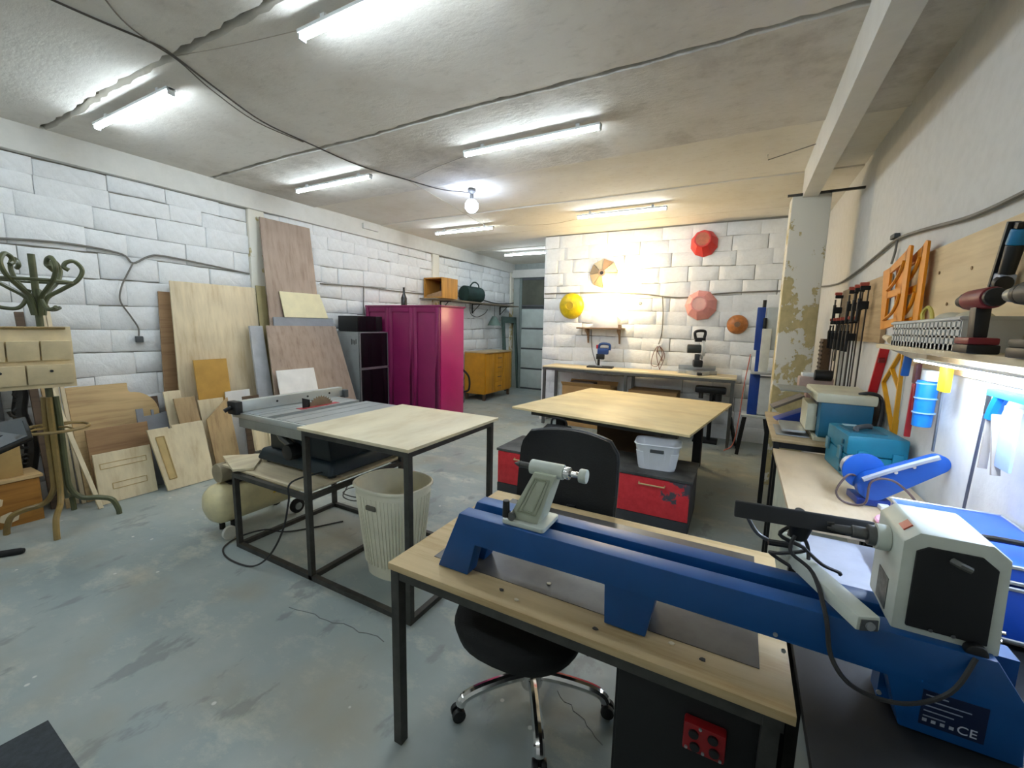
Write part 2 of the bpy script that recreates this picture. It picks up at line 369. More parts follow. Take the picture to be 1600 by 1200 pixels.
# back wall (block) and the alley behind it
wb = struct(MB().box(XA, XR+.2, YB+.022, YB+.22, 0, ZC+.03).build('wall_back', MORTAR, smooth=False))
zs2 = [0, .21, .42, .62, .82, 1.03, 1.24, 1.44, 1.65, 1.86, 2.07, 2.28, 2.49, 2.70, 2.90, 3.09]
block_wall(wb, [(XA, XR)], zs2, lambda u, z, d: (u, YB-d, z), .42, 11, 300, openp=.34)
struct(MB().box(XA-.004, XA+.2, YB+.03, YE, 0, ZC+.03).build('wall_alley_right', WALLB, smooth=False))
we = struct(MB().box(XL, XA+.1, YE, YE+.2, 0, ZC+.03).build('wall_alley_end', plain('#aab2ae', .8, 0, .05), smooth=False))
struct(MB().box(XL, XA, YE-.1, YE, 2.76, 2.95).build('beam_alley_end', BEAMW, bev=.006))
SHUT = plain('#c3cfca', .5, .1, .05, 4)
d1 = thing('door_1', 'x', 'x', (0, 0, 0)); del d1['label'], d1['category']; struct(d1)
for k in range(4): MB().box(-4.9, -3.2, YE-.06, YE-.02, .04+k*.5, .5+k*.5).build('panel', SHUT, d1, bev=.008)
for k in range(5): MB().box(-4.95, -3.15, YE-.05, YE-.015, k*.5, .04+k*.5).build('rail', DGREY, d1)
MB().box(-4.97, -4.9, YE-.07, YE, 0, 2.75).build('jamb', plain('#7b8884', .6), d1, bev=.004)
w1 = struct(MB().box(-4.9, -3.2, YE-.05, YE-.03, 2.1, 2.7).build('window_1', plain('#55584c', .25, 0, .12, 3), smooth=False))
mb = MB(); mb.box(-4.9, -3.2, YE-.07, YE-.02, 2.05, 2.1).box(-4.9, -3.2, YE-.07, YE-.02, 2.7, 2.76).box(-4.0, -3.96, YE-.07, YE-.02, 2.1, 2.7)
mb.build('window_frame', DGREY, w1)
# right wall, near column, beam, rear wall
struct(MB().box(XR, XR+.2, YN, YB+.02, 0, ZC+.03).build('wall_right', PLASTER, smooth=False))
struct(MB().box(XL, XR+.2, YN-.2, YN, 0, ZC+.03).build('wall_rear', PLASTER, smooth=False))
struct(MB().box(.39, .515, YN, 5.05, 2.85, ZC+.02).build('beam_right', BEAMW, bev=.006))
struct(MB().box(.31, .62, 5.0, 5.3, 0, 2.88).build('column', PEEL, bev=.012))
sb = MB().bar((.27, 4.99, 2.875), (XR+.02, 4.96, 2.875), .03, .018).build('trim_1', STEEL); struct(sb)
# ------------------------------------------------------------------ lamps
TUBEM = emit(TUBE_COL, TUBE_POWER, 'tube_glow'); HOUS = plain('#d8dcdc', .5, 0, 0)
def tube_lamp(x0, x1, y, label):
    t = thing('tube_light', label, 'tube light', ((x0+x1)/2, y, ZC), 0, 'cool white tube lights on the ceiling'); h = (x1-x0)/2
    MB().box(-h, h, -.027, .027, -.052, -.034).build('housing', HOUS, t, bev=.003)
    for x in (-h*.7, h*.7): MB().box(x-.015, x+.015, -.008, .008, -.034, 0).build('mount', HOUS, t)
    MB().cyl((-h+.012, 0, -.062), (h-.012, 0, -.062), .015, n=12).build('tube', TUBEM, t)
    for s in (-1, 1): MB().box(s*h-.012 if s > 0 else s*h, s*h if s > 0 else s*h+.012, -.02, .02, -.080, -.034).build('end_cap', HOUS, t, bev=.003)
tube_lamp(-4.5, -3.36, 1.54, 'cool white ceiling tube light nearest above the coat rack')
tube_lamp(-2.12, -.98, 1.58, 'cool white ceiling tube light beside the crossing of cable and ragged slab joint')
tube_lamp(-4.55, -3.4, 3.25, 'cool white ceiling tube light above the tall brown leaning panel')
tube_lamp(-2.23, -1.03, 3.2, 'cool white ceiling tube light on the bare rough concrete slab')
tube_lamp(-4.51, -3.42, 5.67, 'cool white ceiling tube light above the purple wardrobe')
tube_lamp(-2.07, -.93, 5.6, 'cool white ceiling tube light in front of the wall of bowls')
tube_lamp(-4.51, -3.42, 7.95, 'cool white ceiling tube light in the alley beside the roller door')
tube_lamp(-4.5, -3.36, -.6, 'added unseen ceiling tube light behind the camera by the left wall')  # extra lamp out of view, continues the ceiling pattern, added to brighten the foreground
tube_lamp(-2.12, -.98, -.6, 'added unseen ceiling tube light behind the camera')  # second added lamp behind the camera, also there for foreground brightness
t = thing('light_bulb', 'round glowing bulb hanging from the ceiling at the end of the cable', 'light bulb', (-2.82, 4.19, ZC))
MB().lathe([(.045, 0), (.045, -.02), (.02, -.045), (.02, -.11), (.001, -.11)], 16).build('socket', plain('#4a4a48', .5), t)
MB().sphere((0, 0, -.175), .075, 20, 12).build('bulb', emit(BULB_COL, BULB_POWER, 'bulb_glow'), t)
a = on(965, 452, 1, YB)
t = thing('wall_lamp', 'bright warm lamp on the block wall above the small bracket shelf', 'wall lamp', (a.x, YB-.008, a.z))
MB().lathe([(.05, 0), (.05, .02), (.018, .03), (.018, .15), (.03, .16), (.03, .22), (.001, .22)], 16, Matrix.Rotation(RAD(90), 4, 'X')).build('socket', WHITEP, t)
MB().sphere((0, -.27, 0), .06, 20, 12).build('bulb', emit(WALL_LAMP_COL, WALL_LAMP_POWER, 'warm_bulb_glow'), t)
t = thing('led_strip', 'cool LED strip fixed under the plywood tool shelf', 'led strip', (.70, 2.0, 1.49))
MB().box(-.012, .012, -.75, .55, -.008, 0).build('housing', HOUS, t); MB().box(-.01, .01, -.74, .54, -.014, -.008).build('diffuser', emit(STRIP_COL, STRIP_POWER, 'strip_glow'), t)
# ------------------------------------------------------------------ boards leaning on the left wall
BG = 'boards leaning on the left block wall'
def lean(name, label, cat, mat, bx, tx, yb0, yb1, yt0, yt1, zt, th=.018, zb=0., poly=None, group=BG, bev=.0015):
    """front face from bottom edge (x=bx,z=zb) to top edge (x=tx,z=zt); poly in 0..1 coords replaces the rectangle"""
    def P(u, v):
        y0 = yb0+(yt0-yb0)*v; y1 = yb1+(yt1-yb1)*v
        return Vector((bx+(tx-bx)*v, y0+(y1-y0)*u, zb+(zt-zb)*v))
    pts = poly or [(0, 0), (1, 0), (1, 1), (0, 1)]
    nrm = (P(1, 0)-P(0, 0)).cross(P(0, 1)-P(0, 0)).normalized()
    if nrm.x < 0: nrm = -nrm
    f = [P(*p) for p in pts]; k = [p-nrm*th for p in f]; n = len(f)
    mn = min(p.z for p in f+k)
    if zb == 0: f = [p+Vector((0, 0, -mn)) for p in f]; k = [p+Vector((0, 0, -mn)) for p in k]
    mb = MB(); mb.add(f+k, [tuple(range(n)), tuple(reversed(range(n, 2*n)))]+[((i+1) % n, i, n+i, n+(i+1) % n) for i in range(n)])
    o = mb.build(name, mat, bev=bev, seg=1, loc=tuple(f[0])) ; return tag(o, label, cat, group)
def onx(x, y, X): p = on(x, y, 0, X); return p.y, p.z
lean('birch_sheet', 'large pale birch plywood sheet leaning on the block wall', 'board', BIRCH, -4.90, -5.115, 2.10, 3.0, 2.19, 3.045, 1.97)
lean('brown_board', 'narrow brown board edge showing behind the large birch sheet', 'board', BROWNB, -5.06, -5.175, 2.02, 2.5, 2.11, 2.6, 1.86)
lean('khaki_plank', 'tall narrow khaki plank beside the tall brown panel', 'plank', plain('#b3a678', .6, 0, .06), -4.93, -5.12, 3.03, 3.15, 3.06, 3.17, 2.0)
lean('tall_panel', 'tallest brown laminate panel reaching up to the ceiling beam', 'board', LAMIN, -4.76, -5.115, 3.05, 3.78, 3.15, 3.81, 2.8)
lean('grey_sheet', 'blue-grey panel behind the wide brown laminate panel', 'board', GREYB, -4.66, -4.94, 3.02, 3.95, 3.14, 3.98, 1.635)
lean('light_grey_panel', 'light grey panel edge left of the wide brown laminate panel', 'board', plain('#b4b6b8', .6), -4.68, -4.97, 2.80, 2.99, 2.87, 3.02, 1.525, .03)
lean('wide_panel', 'wide brown laminate panel leaning next to the black fridge', 'board', LAMIN, -4.50, -4.895, 2.88, 4.12, 3.02, 3.98, 1.53)
lean('cream_panel', 'small cream panel resting on top of the blue-grey panel', 'board', plain('#e6dcb4', .6, 0, .03), -4.93, -4.985, 3.28, 3.90, 3.26, 3.82, 1.949, .012, zb=1.638)
lean('white_sheet', 'small white sheet leaning on the wide brown panel behind the table saw', 'board', WHITEB, -4.40, -4.68, 2.92, 3.44, 2.97, 3.46, 1.02, .012)
lean('white_offcut', 'white offcut board behind the silver saw fence', 'board', WHITEB, -4.76, -4.86, 2.5, 2.76, 2.5, 2.76, .82, .012)
lean('dark_offcut', 'small dark brown offcut standing before the white offcut', 'board', DARKW, -4.66, -4.76, 2.6, 2.8, 2.62, 2.8, .76, .012)
lean('mustard_panel', 'mustard panel leaning on the large birch sheet', 'board', TAN, -4.80, -4.92, 2.26, 2.58, 2.25, 2.57, 1.175, .012)
arch = [(0, 0), (1, 0), (1, .72)]+[(.68+.32*math.cos(RAD(a)), .70+.21*math.sin(RAD(a))) for a in range(10, 100, 10)]+[(.66, .93), (.66, 1), (0, 1)]
lean('oak_panel', 'laminated oak panel with an arched cut-out at its corner', 'board', OAKH, -4.86, -5.05, 1.33, 1.94, 1.33, 1.96, .985, .02, poly=arch)
lean('notched_panel', 'grey notched panel below the arched oak panel', 'board', GREYB, -4.83, -4.90, 1.74, 2.12, 1.74, 2.12, .75, .016,
     poly=[(0, 0), (1, 0), (1, .96), (.35, .9), (.35, .97), (.3, .97), (.3, .9), (.14, .9), (.14, 1), (0, 1)])
lean('dark_brown_board', 'dark brown board against the wall under the arched oak panel corner', 'board', DARKW, -5.0, -5.12, 1.8, 2.0, 1.8, 2.0, .82, .02)
lean('brown_sheet', 'plain brown panel behind the pale drawer front', 'board', BROWNB, -4.78, -4.86, 1.37, 1.80, 1.37, 1.80, .63, .018)
def inlay(parent_label, name, mat, bx, tx, y0, y1, z0, z1): pass
o = lean('drawer_front', 'pale wooden drawer front with two shallow grooves', 'board', PALE, -4.68, -4.755, 1.36, 1.765, 1.365, 1.765, .43, .02)
def groove(par, y0, y1, z0, z1, bx, tx, zt, w=.006, mat=None):
    """raised thin moulding around a groove on a leaning board's front"""
    mb = MB(); f = lambda y, z: Vector((bx+(tx-bx)*z/zt+.001, y, z))
    for a, b_ in (((y0, z0), (y1, z0)), ((y1, z0), (y1, z1)), ((y1, z1), (y0, z1)), ((y0, z1), (y0, z0))): mb.bar(f(*a), f(*b_), w, .005, up=(1, 0, 0))
    q = mb.build('groove', mat or plain('#c4a873', .6), loc=None); q.parent = par; q.matrix_parent_inverse = Matrix.Translation(-par.location)
groove(o, 1.46, 1.70, .115, .165, -4.68, -4.755, .43); groove(o, 1.40, 1.72, .30, .345, -4.68, -4.755, .43)
# pale door with a slot: darker edge strips and a darker plate laid on its face
o = lean('cabinet_door', 'pale wooden cabinet door with a long slot at its edge', 'board', PALE, -4.57, -4.70, 1.80, 2.20, 1.73, 2.185, .585, .022,
         poly=[(0, 0), (1, 0), (1, 1), (.42, 1), (.42, .955), (.36, .955), (.36, .985), (0, .985)])
mb = MB(); f = lambda u, v: Vector((-4.57+(-.13)*v+.002, (1.80-.07*v)+(.40+.055*v)*u, .585*v))
for a, b_ in (((.10, .18), (.24, .18)), ((.24, .18), (.24, .86)), ((.24, .86), (.10, .86)), ((.10, .86), (.10, .18))): mb.bar(f(*a), f(*b_), .008, .008, up=(1, 0, 0))
q = mb.build('slot_edge', plain('#b79a62', .6)); q.parent = o; q.matrix_parent_inverse = Matrix.Translation(-o.location)
mb = MB(); mb.hexa([f(.11, .19)-Vector((.004, 0, 0)), f(.23, .19)-Vector((.004, 0, 0)), f(.23, .85)-Vector((.004, 0, 0)), f(.11, .85)-Vector((.004, 0, 0))], [f(.11, .19), f(.23, .19), f(.23, .85), f(.11, .85)])
q = mb.build('slot', plain('#c9b07a', .6)); q.parent = o; q.matrix_parent_inverse = Matrix.Translation(-o.location)
lean('pale_board', 'pale narrow board behind the small taupe board', 'board', PALE, -4.73, -4.87, 1.98, 2.12, 1.95, 2.09, .89, .016)
lean('taupe_board', 'small taupe board leaning beside the slotted cabinet door', 'board', wood('#b99e76', '#a0845c', 'z', 2.4), -4.66, -4.80, 2.06, 2.24, 2.0, 2.18, .82, .018)
lean('angled_oak_board', 'oak board with its top cut at a slant', 'board', OAK, -4.62, -4.74, 2.26, 2.5, 2.22, 2.46, .78, .018, poly=[(0, 0), (1, 0), (1, 1), (0, .74)])
lean('pale_offcut', 'pale offcut showing behind the slant-cut oak board', 'board', PALE, -4.71, -4.83, 2.26, 2.5, 2.22, 2.46, .77, .014)
t = thing('tray_frame', 'narrow pale wooden frame standing on end behind the compressor', 'frame', (-4.42, 2.55, 0))
MB().box(-.01, .0, 0, .17, .0, .56).build('back_panel', PALE, t); 
for y in (0, .155): MB().box(0, .03, y, y+.015, 0, .57).build('side', PALE, t, bev=.002)
for z in (0, .555): MB().box(0, .03, .015, .155, z, z+.015).build('end', PALE, t, bev=.002)
t.rotation_euler = (0, RAD(-9), 0)
# battens by the coat rack
for i, (yb, yt, zt, w_, tx, bx, mat, lab) in enumerate((
        (1.13, 1.12, 1.62, .05, -5.13, -4.92, DARKW, 'dark brown batten leaning behind the coat rack pole'),
        (1.262, 1.262, 1.70, .03, -5.15, -4.90, PALE, 'long pale batten leaning behind the coat rack pole'),
        (1.298, 1.298, 1.68, .026, -5.15, -4.86, BIRCH, 'thin yellowish batten beside the longest pale batten'),
        (1.325, 1.19, 1.12, .03, -4.98, -4.60, PALE, 'short slanting pale batten standing against the pale drawer front'),
        (1.195, 1.19, 1.20, .055, -5.10, -4.83, OAK, 'wide oak batten between the coat rack and the plain brown panel'))):
    lean('batten', lab, 'batten', mat, bx, tx, yb, yb+w_, yt, yt+w_, zt, .022)
# ------------------------------------------------------------------ coat rack corner
BENT = plain('#55593c', .35, 0, .18, 6, name='bentwood_olive'); BENTB = plain('#8a7342', .35, 0, .15, 6, name='bentwood_brown')
t = thing('coat_rack', 'olive bentwood coat rack with curled hooks and four bent feet', 'coat rack', (-4.5, 1.1, 0))
MB().cyl((0, 0, .55), (0, 0, 2.03), .022, .02, 12).build('pole', BENT, t)
for k in range(4):
    a = RAD(-24+90*k); c_, s_ = math.cos(a), math.sin(a); R = lambda r, z, c_=c_, s_=s_: (c_*r, s_*r, z)
    MB().tube(smooth_path([R(.03, 1.0), R(.036, .8), R(.036, .42), R(.045, .28), R(.10, .19), R(.2, .165), R(.27, .13), R(.30, .05), R(.305, 0)]), .019, 8).build('leg', BENTB if k in (0, 3) else BENT, t)
for k in range(6):
    a = RAD(12+60*k); c_, s_ = math.cos(a), math.sin(a); R = lambda r, z, c_=c_, s_=s_: (c_*r, s_*r, z)
    MB().tube(smooth_path([R(.025, 1.60), R(.05, 1.72), R(.13, 1.79), R(.215, 1.86), R(.25, 1.94), R(.215, 2.0), R(.17, 1.99), R(.155, 1.955), R(.18, 1.935)]), .0145, 8).build('hook', BENT, t)
    if k % 2 == 0: MB().tube(smooth_path([R(.03, 1.78), R(.06, 1.69), R(.10, 1.645), R(.16, 1.645), R(.20, 1.66)]), .013, 8).build('lower_hook', BENT, t)
MB().tube([(.19*math.cos(2*PI*k/40), .19*math.sin(2*PI*k/40), 1.845) for k in range(40)], .011, 8, True).build('ring', BENT, t)
MB().tube([(.19*math.cos(2*PI*k/40)+.0, .19*math.sin(2*PI*k/40), .76) for k in range(40)], .011, 8, True).build('umbrella_ring', BENTB, t)
for k in range(4):
    a = RAD(21+90*k); MB().tube([(.05*math.cos(a), .05*math.sin(a), .77), (.12*math.cos(a), .12*math.sin(a), .775), (.19*math.cos(a), .19*math.sin(a), .76)], .008, 6).build('ring_arm', BENTB, t)
CARD = plain('#d6c59e', .75, 0, .06, name='natural_linen')
t = thing('pocket_organizer', 'beige hanging organizer with rows of pockets on the coat rack', 'organizer', (-4.40, .72, 1.08))
t.rotation_euler = (0, 0, RAD(-4))
MB().box(-.012, 0, 0, .50, 0, .44).build('back', CARD, t, bev=.004)
MB().cyl((.01, -.06, .43), (.01, .47, .43), .008, n=8).build('rod', BENTB, t)
for z0, z1, n in ((.20, .34, 3), (.03, .17, 2)):
    for k in range(n):
        w_ = .48/n; y = .01+k*w_
        mb = MB(); mb.hexa([(0, y+.004, z0), (.02, y+.004, z0), (.02, y+w_-.004, z0), (0, y+w_-.004, z0)], [(0, y+.004, z1), (.045, y+.004, z1), (.045, y+w_-.004, z1), (0, y+w_-.004, z1)])
        p = mb.build('pocket', CARD, t, bev=.006)
        if n == 2: MB().cyl((.03, y+w_/2, z1-.045), (.046, y+w_/2, z1-.045), .009, n=10).build('button', BLACK, p)
t = thing('carved_headboard', 'dark grey headboard with black carved scrolls along its edge', 'headboard', (-5.09, .41, 0))
t.rotation_euler = (0, RAD(-2), 0)
MB().box(-.04, 0, 0, .58, .3, 1.26).build('panel', plain('#4a4a4c', .8, 0, .08), t, bev=.02)
MB().box(-.05, .0, 0, .6, 0, .3).build('foot_panel', DARKW, t)
mb = MB(); mb.tube(smooth_path([(.005, .585, .0), (.005, .66, .3), (.005, .70, .55), (.005, .66, .8), (.005, .68, 1.0), (.005, .60, 1.22), (.005, .3, 1.29), (.005, 0, 1.30)]), .045, 8); CB = plain('#242322', .45, 0, .2, 20, .5)
mb.build('carved_rail', CB, t)
for k in range(6):
    z = .42+k*.135; y = .645+.02*math.sin(k*2.1); mb = MB()
    mb.tube([(.03, y+(.055-.004*j)*math.cos(j*.75+k)*.9, z+(.055-.004*j)*math.sin(j*.75+k)) for j in range(12)], .013, 6); mb.build('scroll', CB, t)
t = thing('wooden_chest', 'brown wooden chest with pale polygon inlays on the floor', 'chest', (-5.03, .25, 0))
MB().box(.2, .27, 0, .80, .0, .34).build('front', wood('#a8752f', '#8c5c20', 'y', 2.4), t, bev=.004)
MB().box(.0, .2, 0, .80, .0, .33).build('body', BROWNB, t)
MB().box(0, .28, -.01, .82, .345, .37).build('lid', OAKH, t, bev=.004)
for (y, z) in ((.55, .21), (.62, .075), (.34, .2)):
    M = frame((.27, y, z), (0, 1, 0), (0, 0, 1)); MB().prism([(.055*math.cos(RAD(20+60*k)), .045*math.sin(RAD(20+60*k))) for k in range(6)], M, .004).build('inlay', PALE, t)
o = MB().box(-5.02, -4.80, .3, .98, .372, .66).build('cardboard_box', plain('#b99a62', .8, 0, .05), bev=.004, loc=(-4.9, .64, .372)); tag(o, 'tan box lying on the brown wooden chest', 'box')
# tilted glass panel on a black stand at the very edge
t = thing('display_stand', 'black framed glossy panel tilted on a black floor stand', 'stand', (-3.62, .36, 0))
p = [on(-45, 668, 2, .98), on(40, 650, 2, 1.05), on(52, 682, 2, .97), on(-40, 722, 2, .90)]
c0 = Vector((-3.62, .36, 0)); q = [v-c0 for v in p]; dn = Vector((0, 0, -.02))
MB().hexa([v+dn for v in q], q).build('frame', BLACKG, t, bev=.008)
cen = sum(q, Vector())/4; qq = [cen+(v-cen)*.82+Vector((0, 0, .0025)) for v in q]
MB().hexa([v-Vector((0, 0, .004)) for v in qq], qq).build('glass', plain('#3c4347', .06, 0, .0), t)
a = on(0, 866, 2, .02)-c0; b_ = on(38, 860, 2, .02)-c0
d = (b_-a).normalized(); foot0 = b_-d*.45
MB().tube([foot0, b_-d*.02, b_], .022, 10, taper=[1, 1, .7]).build('foot', BLACKM, t)
mid = b_-d*.4
MB().tube([mid, mid+Vector((-.02, 0, .5)), cen+Vector((0, 0, -.02))], .018, 10).build('post', BLACKM, t)
o = MB().add([tuple(on(0, 1165, 2, .004)), tuple(on(75, 1125, 2, .004)), tuple(on(128, 1205, 2, .004)), tuple(on(40, 1290, 2, .004)), tuple(on(-60, 1230, 2, .004)),
    *[tuple(v-Vector((0, 0, .004))) for v in (on(0, 1165, 2, .004), on(75, 1125, 2, .004), on(128, 1205, 2, .004), on(40, 1290, 2, .004), on(-60, 1230, 2, .004))]],
    [(0, 1, 2, 3, 4), (9, 8, 7, 6, 5), (0, 5, 6, 1), (1, 6, 7, 2), (2, 7, 8, 3), (3, 8, 9, 4), (4, 9, 5, 0)]).build('floor_mat', plain('#3a4044', .9, 0, .12, 40, .5), loc=tuple(on(40, 1200, 2, 0)))
tag(o, 'dark grey rubber mat lying on the bare floor', 'mat')
# ------------------------------------------------------------------ wardrobe, fridge, alley
PURP = plain('#80194f', .42, 0, .05, 4, name='purple_paint'); PINKP = plain('#b0226a', .3, 0, .04, 4, name='magenta_paint')
t = thing('wardrobe', 'tall purple wardrobe with three panelled doors', 'wardrobe', (-5.14, 4.75, 0))
MB().box(0, 1.43, .02, .57, .0, 1.83).build('carcass', PINKP, t, bev=.003)
MB().box(-.02, 1.45, 0, .59, 1.83, 1.855).build('cornice', PURP, t, bev=.004)
for k in range(3):
    x = .01+k*.472
    d = MB().box(x, x+.466, 0, .018, .07, 1.825).build('door', PURP, t, bev=.002)
    mb = MB(); fr = .07
    mb.box(x, x+fr, -.012, 0, .07, 1.825).box(x+.466-fr, x+.466, -.012, 0, .07, 1.825).box(x+fr, x+.466-fr, -.012, 0, .07, .07+fr).box(x+fr, x+.466-fr, -.012, 0, 1.825-fr, 1.825)
    mb.build('door_frame', PURP, d, bev=.002)
MB().box(.0, 1.43, .03, .57, 0, .07).build('plinth', PURP, t)
o = MB().lathe([(.045, 0), (.045, .12), (.018, .19), (.015, .27), (.018, .28), (.001, .28)], 16).build('bottle', plain('#23201c', .15, 0, 0)); o.location = (-4.64, 5.05, 1.857); tag(o, 'dark glass bottle standing on the purple wardrobe', 'bottle')
t = thing('fridge', 'fridge with black glossy doors and grey side by the wardrobe', 'fridge', (-5.15, 4.2, 0))
MB().box(0, .44, 0, .53, .03, 1.46).build('cabinet', plain('#9a9d9b', .4, .2, .05), t, bev=.006)
for z0, z1 in ((.05, .93), (.95, 1.45)):
    d = MB().box(.44, .47, .006, .524, z0, z1).build('door', BLACKG, t, bev=.004)
    mb = MB()
    for (y0, y1, a, b_) in ((0, .012, z0, z1), (.518, .53, z0, z1), (0, .53, z0-.006, z0+.006), (0, .53, z1-.006, z1+.006)): mb.box(.455, .474, y0, y1, a, b_)
    mb.build('door_trim', ALU, d)
for y in (.05, .48): MB().box(.05, .4, y-.02, y+.02, 0, .03).build('foot', BLACK, t)
for k in range(4): MB().box(.30+.03*k, .315+.03*k, -.004, .0, 1.28+.012*(k % 2), 1.36-.01*(k % 3)).build('magnet', STEELG, t)
t = thing('microwave', 'black microwave oven standing on top of the fridge', 'microwave', (-5.13, 4.22, 1.462))
MB().box(0, .38, 0, .46, .01, .22).build('body', BLACK, t, bev=.006)
MB().box(.38, .395, .0, .34, .01, .22).build('door', BLACKG, t, bev=.003); MB().box(.38, .395, .345, .46, .01, .22).build('control_panel', BLACK, t, bev=.003)
MB().box(.0, .36, .02, .44, 0, .01).build('feet', BLACK, t)
# wall shelf with case and bag
t = thing('wall_shelf', 'long thin wooden shelf high on the wall behind the wardrobe', 'shelf', (XL+.01, 6.05, 2.03))
MB().box(0, .36, 0, 3.2, 0, .022).build('board', plain('#7c715c', .6), t, bev=.002)
for y in (.6, 1.7, 2.9): mb = MB(); mb.bar((.01, y, -.2), (.01, y, 0), .02).bar((.01, y, -.01), (.26, y, -.008), .02, .016).bar((.01, y, -.19), (.2, y, -.01), .012); mb.build('bracket', STEEL, t)
t = thing('wooden_case', 'open fronted brown wooden case on the long wall shelf', 'wooden case', (-5.17, 6.15, 2.055))
VEN = wood('#c08a3c', '#9d6a28', 'z', 3)
for x in (0, .40): MB().box(x, x+.02, 0, .46, 0, .36).build('side', VEN, t)
for z, nm in ((.34, 'top'), (0, 'bottom')): MB().box(.02, .40, 0, .46, z, z+.02).build(nm, VEN, t)
MB().box(.02, .40, .44, .46, .02, .34).build('back', DARKW, t)
MB().hexa([(.03, .03, .02), (.39, .03, .02), (.39, .4, .02), (.03, .4, .02)], [(.03, .03, .05), (.39, .03, .13), (.39, .4, .2), (.03, .4, .15)]).build('cloth', BROWNB, t, bev=.01)
t = thing('duffel_bag', 'dark green duffel bag sitting on the long wall shelf', 'bag', (-5.02, 7.2, 2.055))
mb = MB(); n = 14
prof = [(.14*math.cos(a)*(1 if math.sin(a) < 0 else 1.0), .16+.16*math.sin(a)) for a in [2*PI*k/n for k in range(n)]]
mb.prism([(x, z) for x, z in prof], frame((0, 0, 0), (1, 0, 0), (0, 0, 1)), -.6); GRN = plain('#16332f', .8, 0, .15, 10, .4)
mb.build('body', GRN, t, bev=.02)
MB().tube(smooth_path([(.05, .15, .31), (.08, .2, .38), (.07, .32, .40), (.05, .45, .37), (.05, .48, .31)]), .014, 6).build('handle', GRN, t)
o = MB().tube(smooth_path([(-4.9, 7.25, 2.03), (-4.92, 7.3, 1.82), (-4.93, 7.55, 1.75), (-4.93, 7.85, 1.83), (-4.92, 7.95, 1.92)]), .008, 6).build('hanging_hook', STEEL, loc=(-4.9, 7.25, 2.03)); tag(o, 'bent dark wire hook hanging under the long wall shelf', 'hook')
# yellow dresser in the alley
YEL = wood('#cf8f14', '#b47708', 'z', 2)
t = thing('dresser', 'old yellow-brown dresser with drawers in the alley', 'dresser', (-5.15, 7.45, 0))
MB().box(0, .5, 0, 1.1, .14, 1.0).build('body', YEL, t, bev=.004); MB().box(-.01, .53, -.02, 1.12, 1.0, 1.025).build('top', plain('#b7a07c', .5), t, bev=.004)
for y in (0, .74): MB().box(.5, .515, y+.01, y+.36, .16, .98).build('door', YEL, t, bev=.003)
for k in range(4):
    d = MB().box(.5, .515, .38, .73, .165+k*.205, .36+k*.205).build('drawer', YEL, t, bev=.004)
    MB().bar((.53, .48, .27+k*.205), (.53, .63, .27+k*.205), .012).build('handle', DARKW, d)
for x, y in ((.03, .03), (.46, .03), (.03, 1.07), (.46, 1.07)): MB().box(x-.025, x+.025, y-.025, y+.025, 0, .14).build('leg', DARKW, t)
MB().box(.0, .5, -.02, 0, .14, 1.0).build('side_panel', plain('#c98f1d', .5), t)
t = thing('vacuum', 'grey and black machine between wardrobe and yellow dresser', 'vacuum', (-4.78, 6.62, 0))
MB().lathe([(.12, .06), (.16, .1), (.16, .38), (.12, .46), (.05, .48), (.001, .48)], 16).build('tank', plain('#595c5e', .5), t)
MB().lathe([(.13, .48), (.13, .58), (.08, .64), (.001, .64)], 16).build('motor_head', BLACK, t)
MB().tube(smooth_path([(.13, 0, .3), (.22, .1, .35), (.2, .12, .6), (.05, .05, .75), (0, 0, .62)]), .02, 8).build('hose', BLACKM, t)
for k in range(3): MB().sphere((.12*math.cos(k*2.1), .12*math.sin(k*2.1), .03), .03, 10, 6).build('caster', BLACK, t)
# green frame piece leaning
GF = plain('#4a5f58', .55, 0, .08)
t = thing('frame_piece', 'grey-green U-shaped frame leaning upside down at the alley wall', 'frame', (-5.0, 8.9, 0)); t.rotation_euler = (0, RAD(-4), 0)
mb = MB(); mb.box(0, .05, 0, .1, .0, 1.65).build('post', GF, t, bev=.004); MB().box(0, .05, .62, .72, 0, 1.65).build('post', GF, t, bev=.004); MB().box(0, .05, 0, .72, 1.65, 1.80).build('crosspiece', GF, t, bev=.012)
t = thing('lampshade', 'grey-green conical lampshade hanging by the leaning frame', 'lampshade', (-4.98, 8.35, 1.58))
MB().lathe([(.16, 0), (.05, .2), (.045, .2), (.15, 0)], 20, cap=False).build('shade', plain('#60756c', .6), t)
MB().lathe([(.0001, .19), (.05, .19), (.05, .205), (.0001, .21)], 16).build('cap', plain('#60756c', .6), t); MB().cyl((0, 0, .2), (0, 0, .45), .006, n=6).build('cord', CABLE, t)
# ------------------------------------------------------------------ table saw on its stand
t = thing('saw_stand', 'welded dark steel stand with a plywood outfeed top', 'stand', (-2.24, 1.58, 0)); q = .032
xs = (-.78, 0, .80); ys = (0, .80)
for i, x in enumerate(xs):
    for y in ys: MB().box(x-q/2, x+q/2, y-q/2, y+q/2, 0, .545 if i == 0 else .955).build('leg', STEEL, t)
for y in ys: MB().box(xs[0]+q/2, xs[2]-q/2, y-q/2, y+q/2, .0, .03).build('floor_rail', STEEL, t)
for x in xs: MB().box(x-q/2, x+q/2, q/2, .8-q/2, 0, .03).build('floor_rail', STEEL, t)
for y in ys:
    MB().box(q/2, .8-q/2, y-q/2, y+q/2, .925, .955).build('top_rail', STEEL, t); MB().box(xs[0]+q/2, -q/2, y-q/2, y+q/2, .515, .545).build('shelf_rail', STEEL, t)
for x in (0, .8): MB().box(x-q/2, x+q/2, q/2, .8-q/2, .925, .955).build('top_rail', STEEL, t)
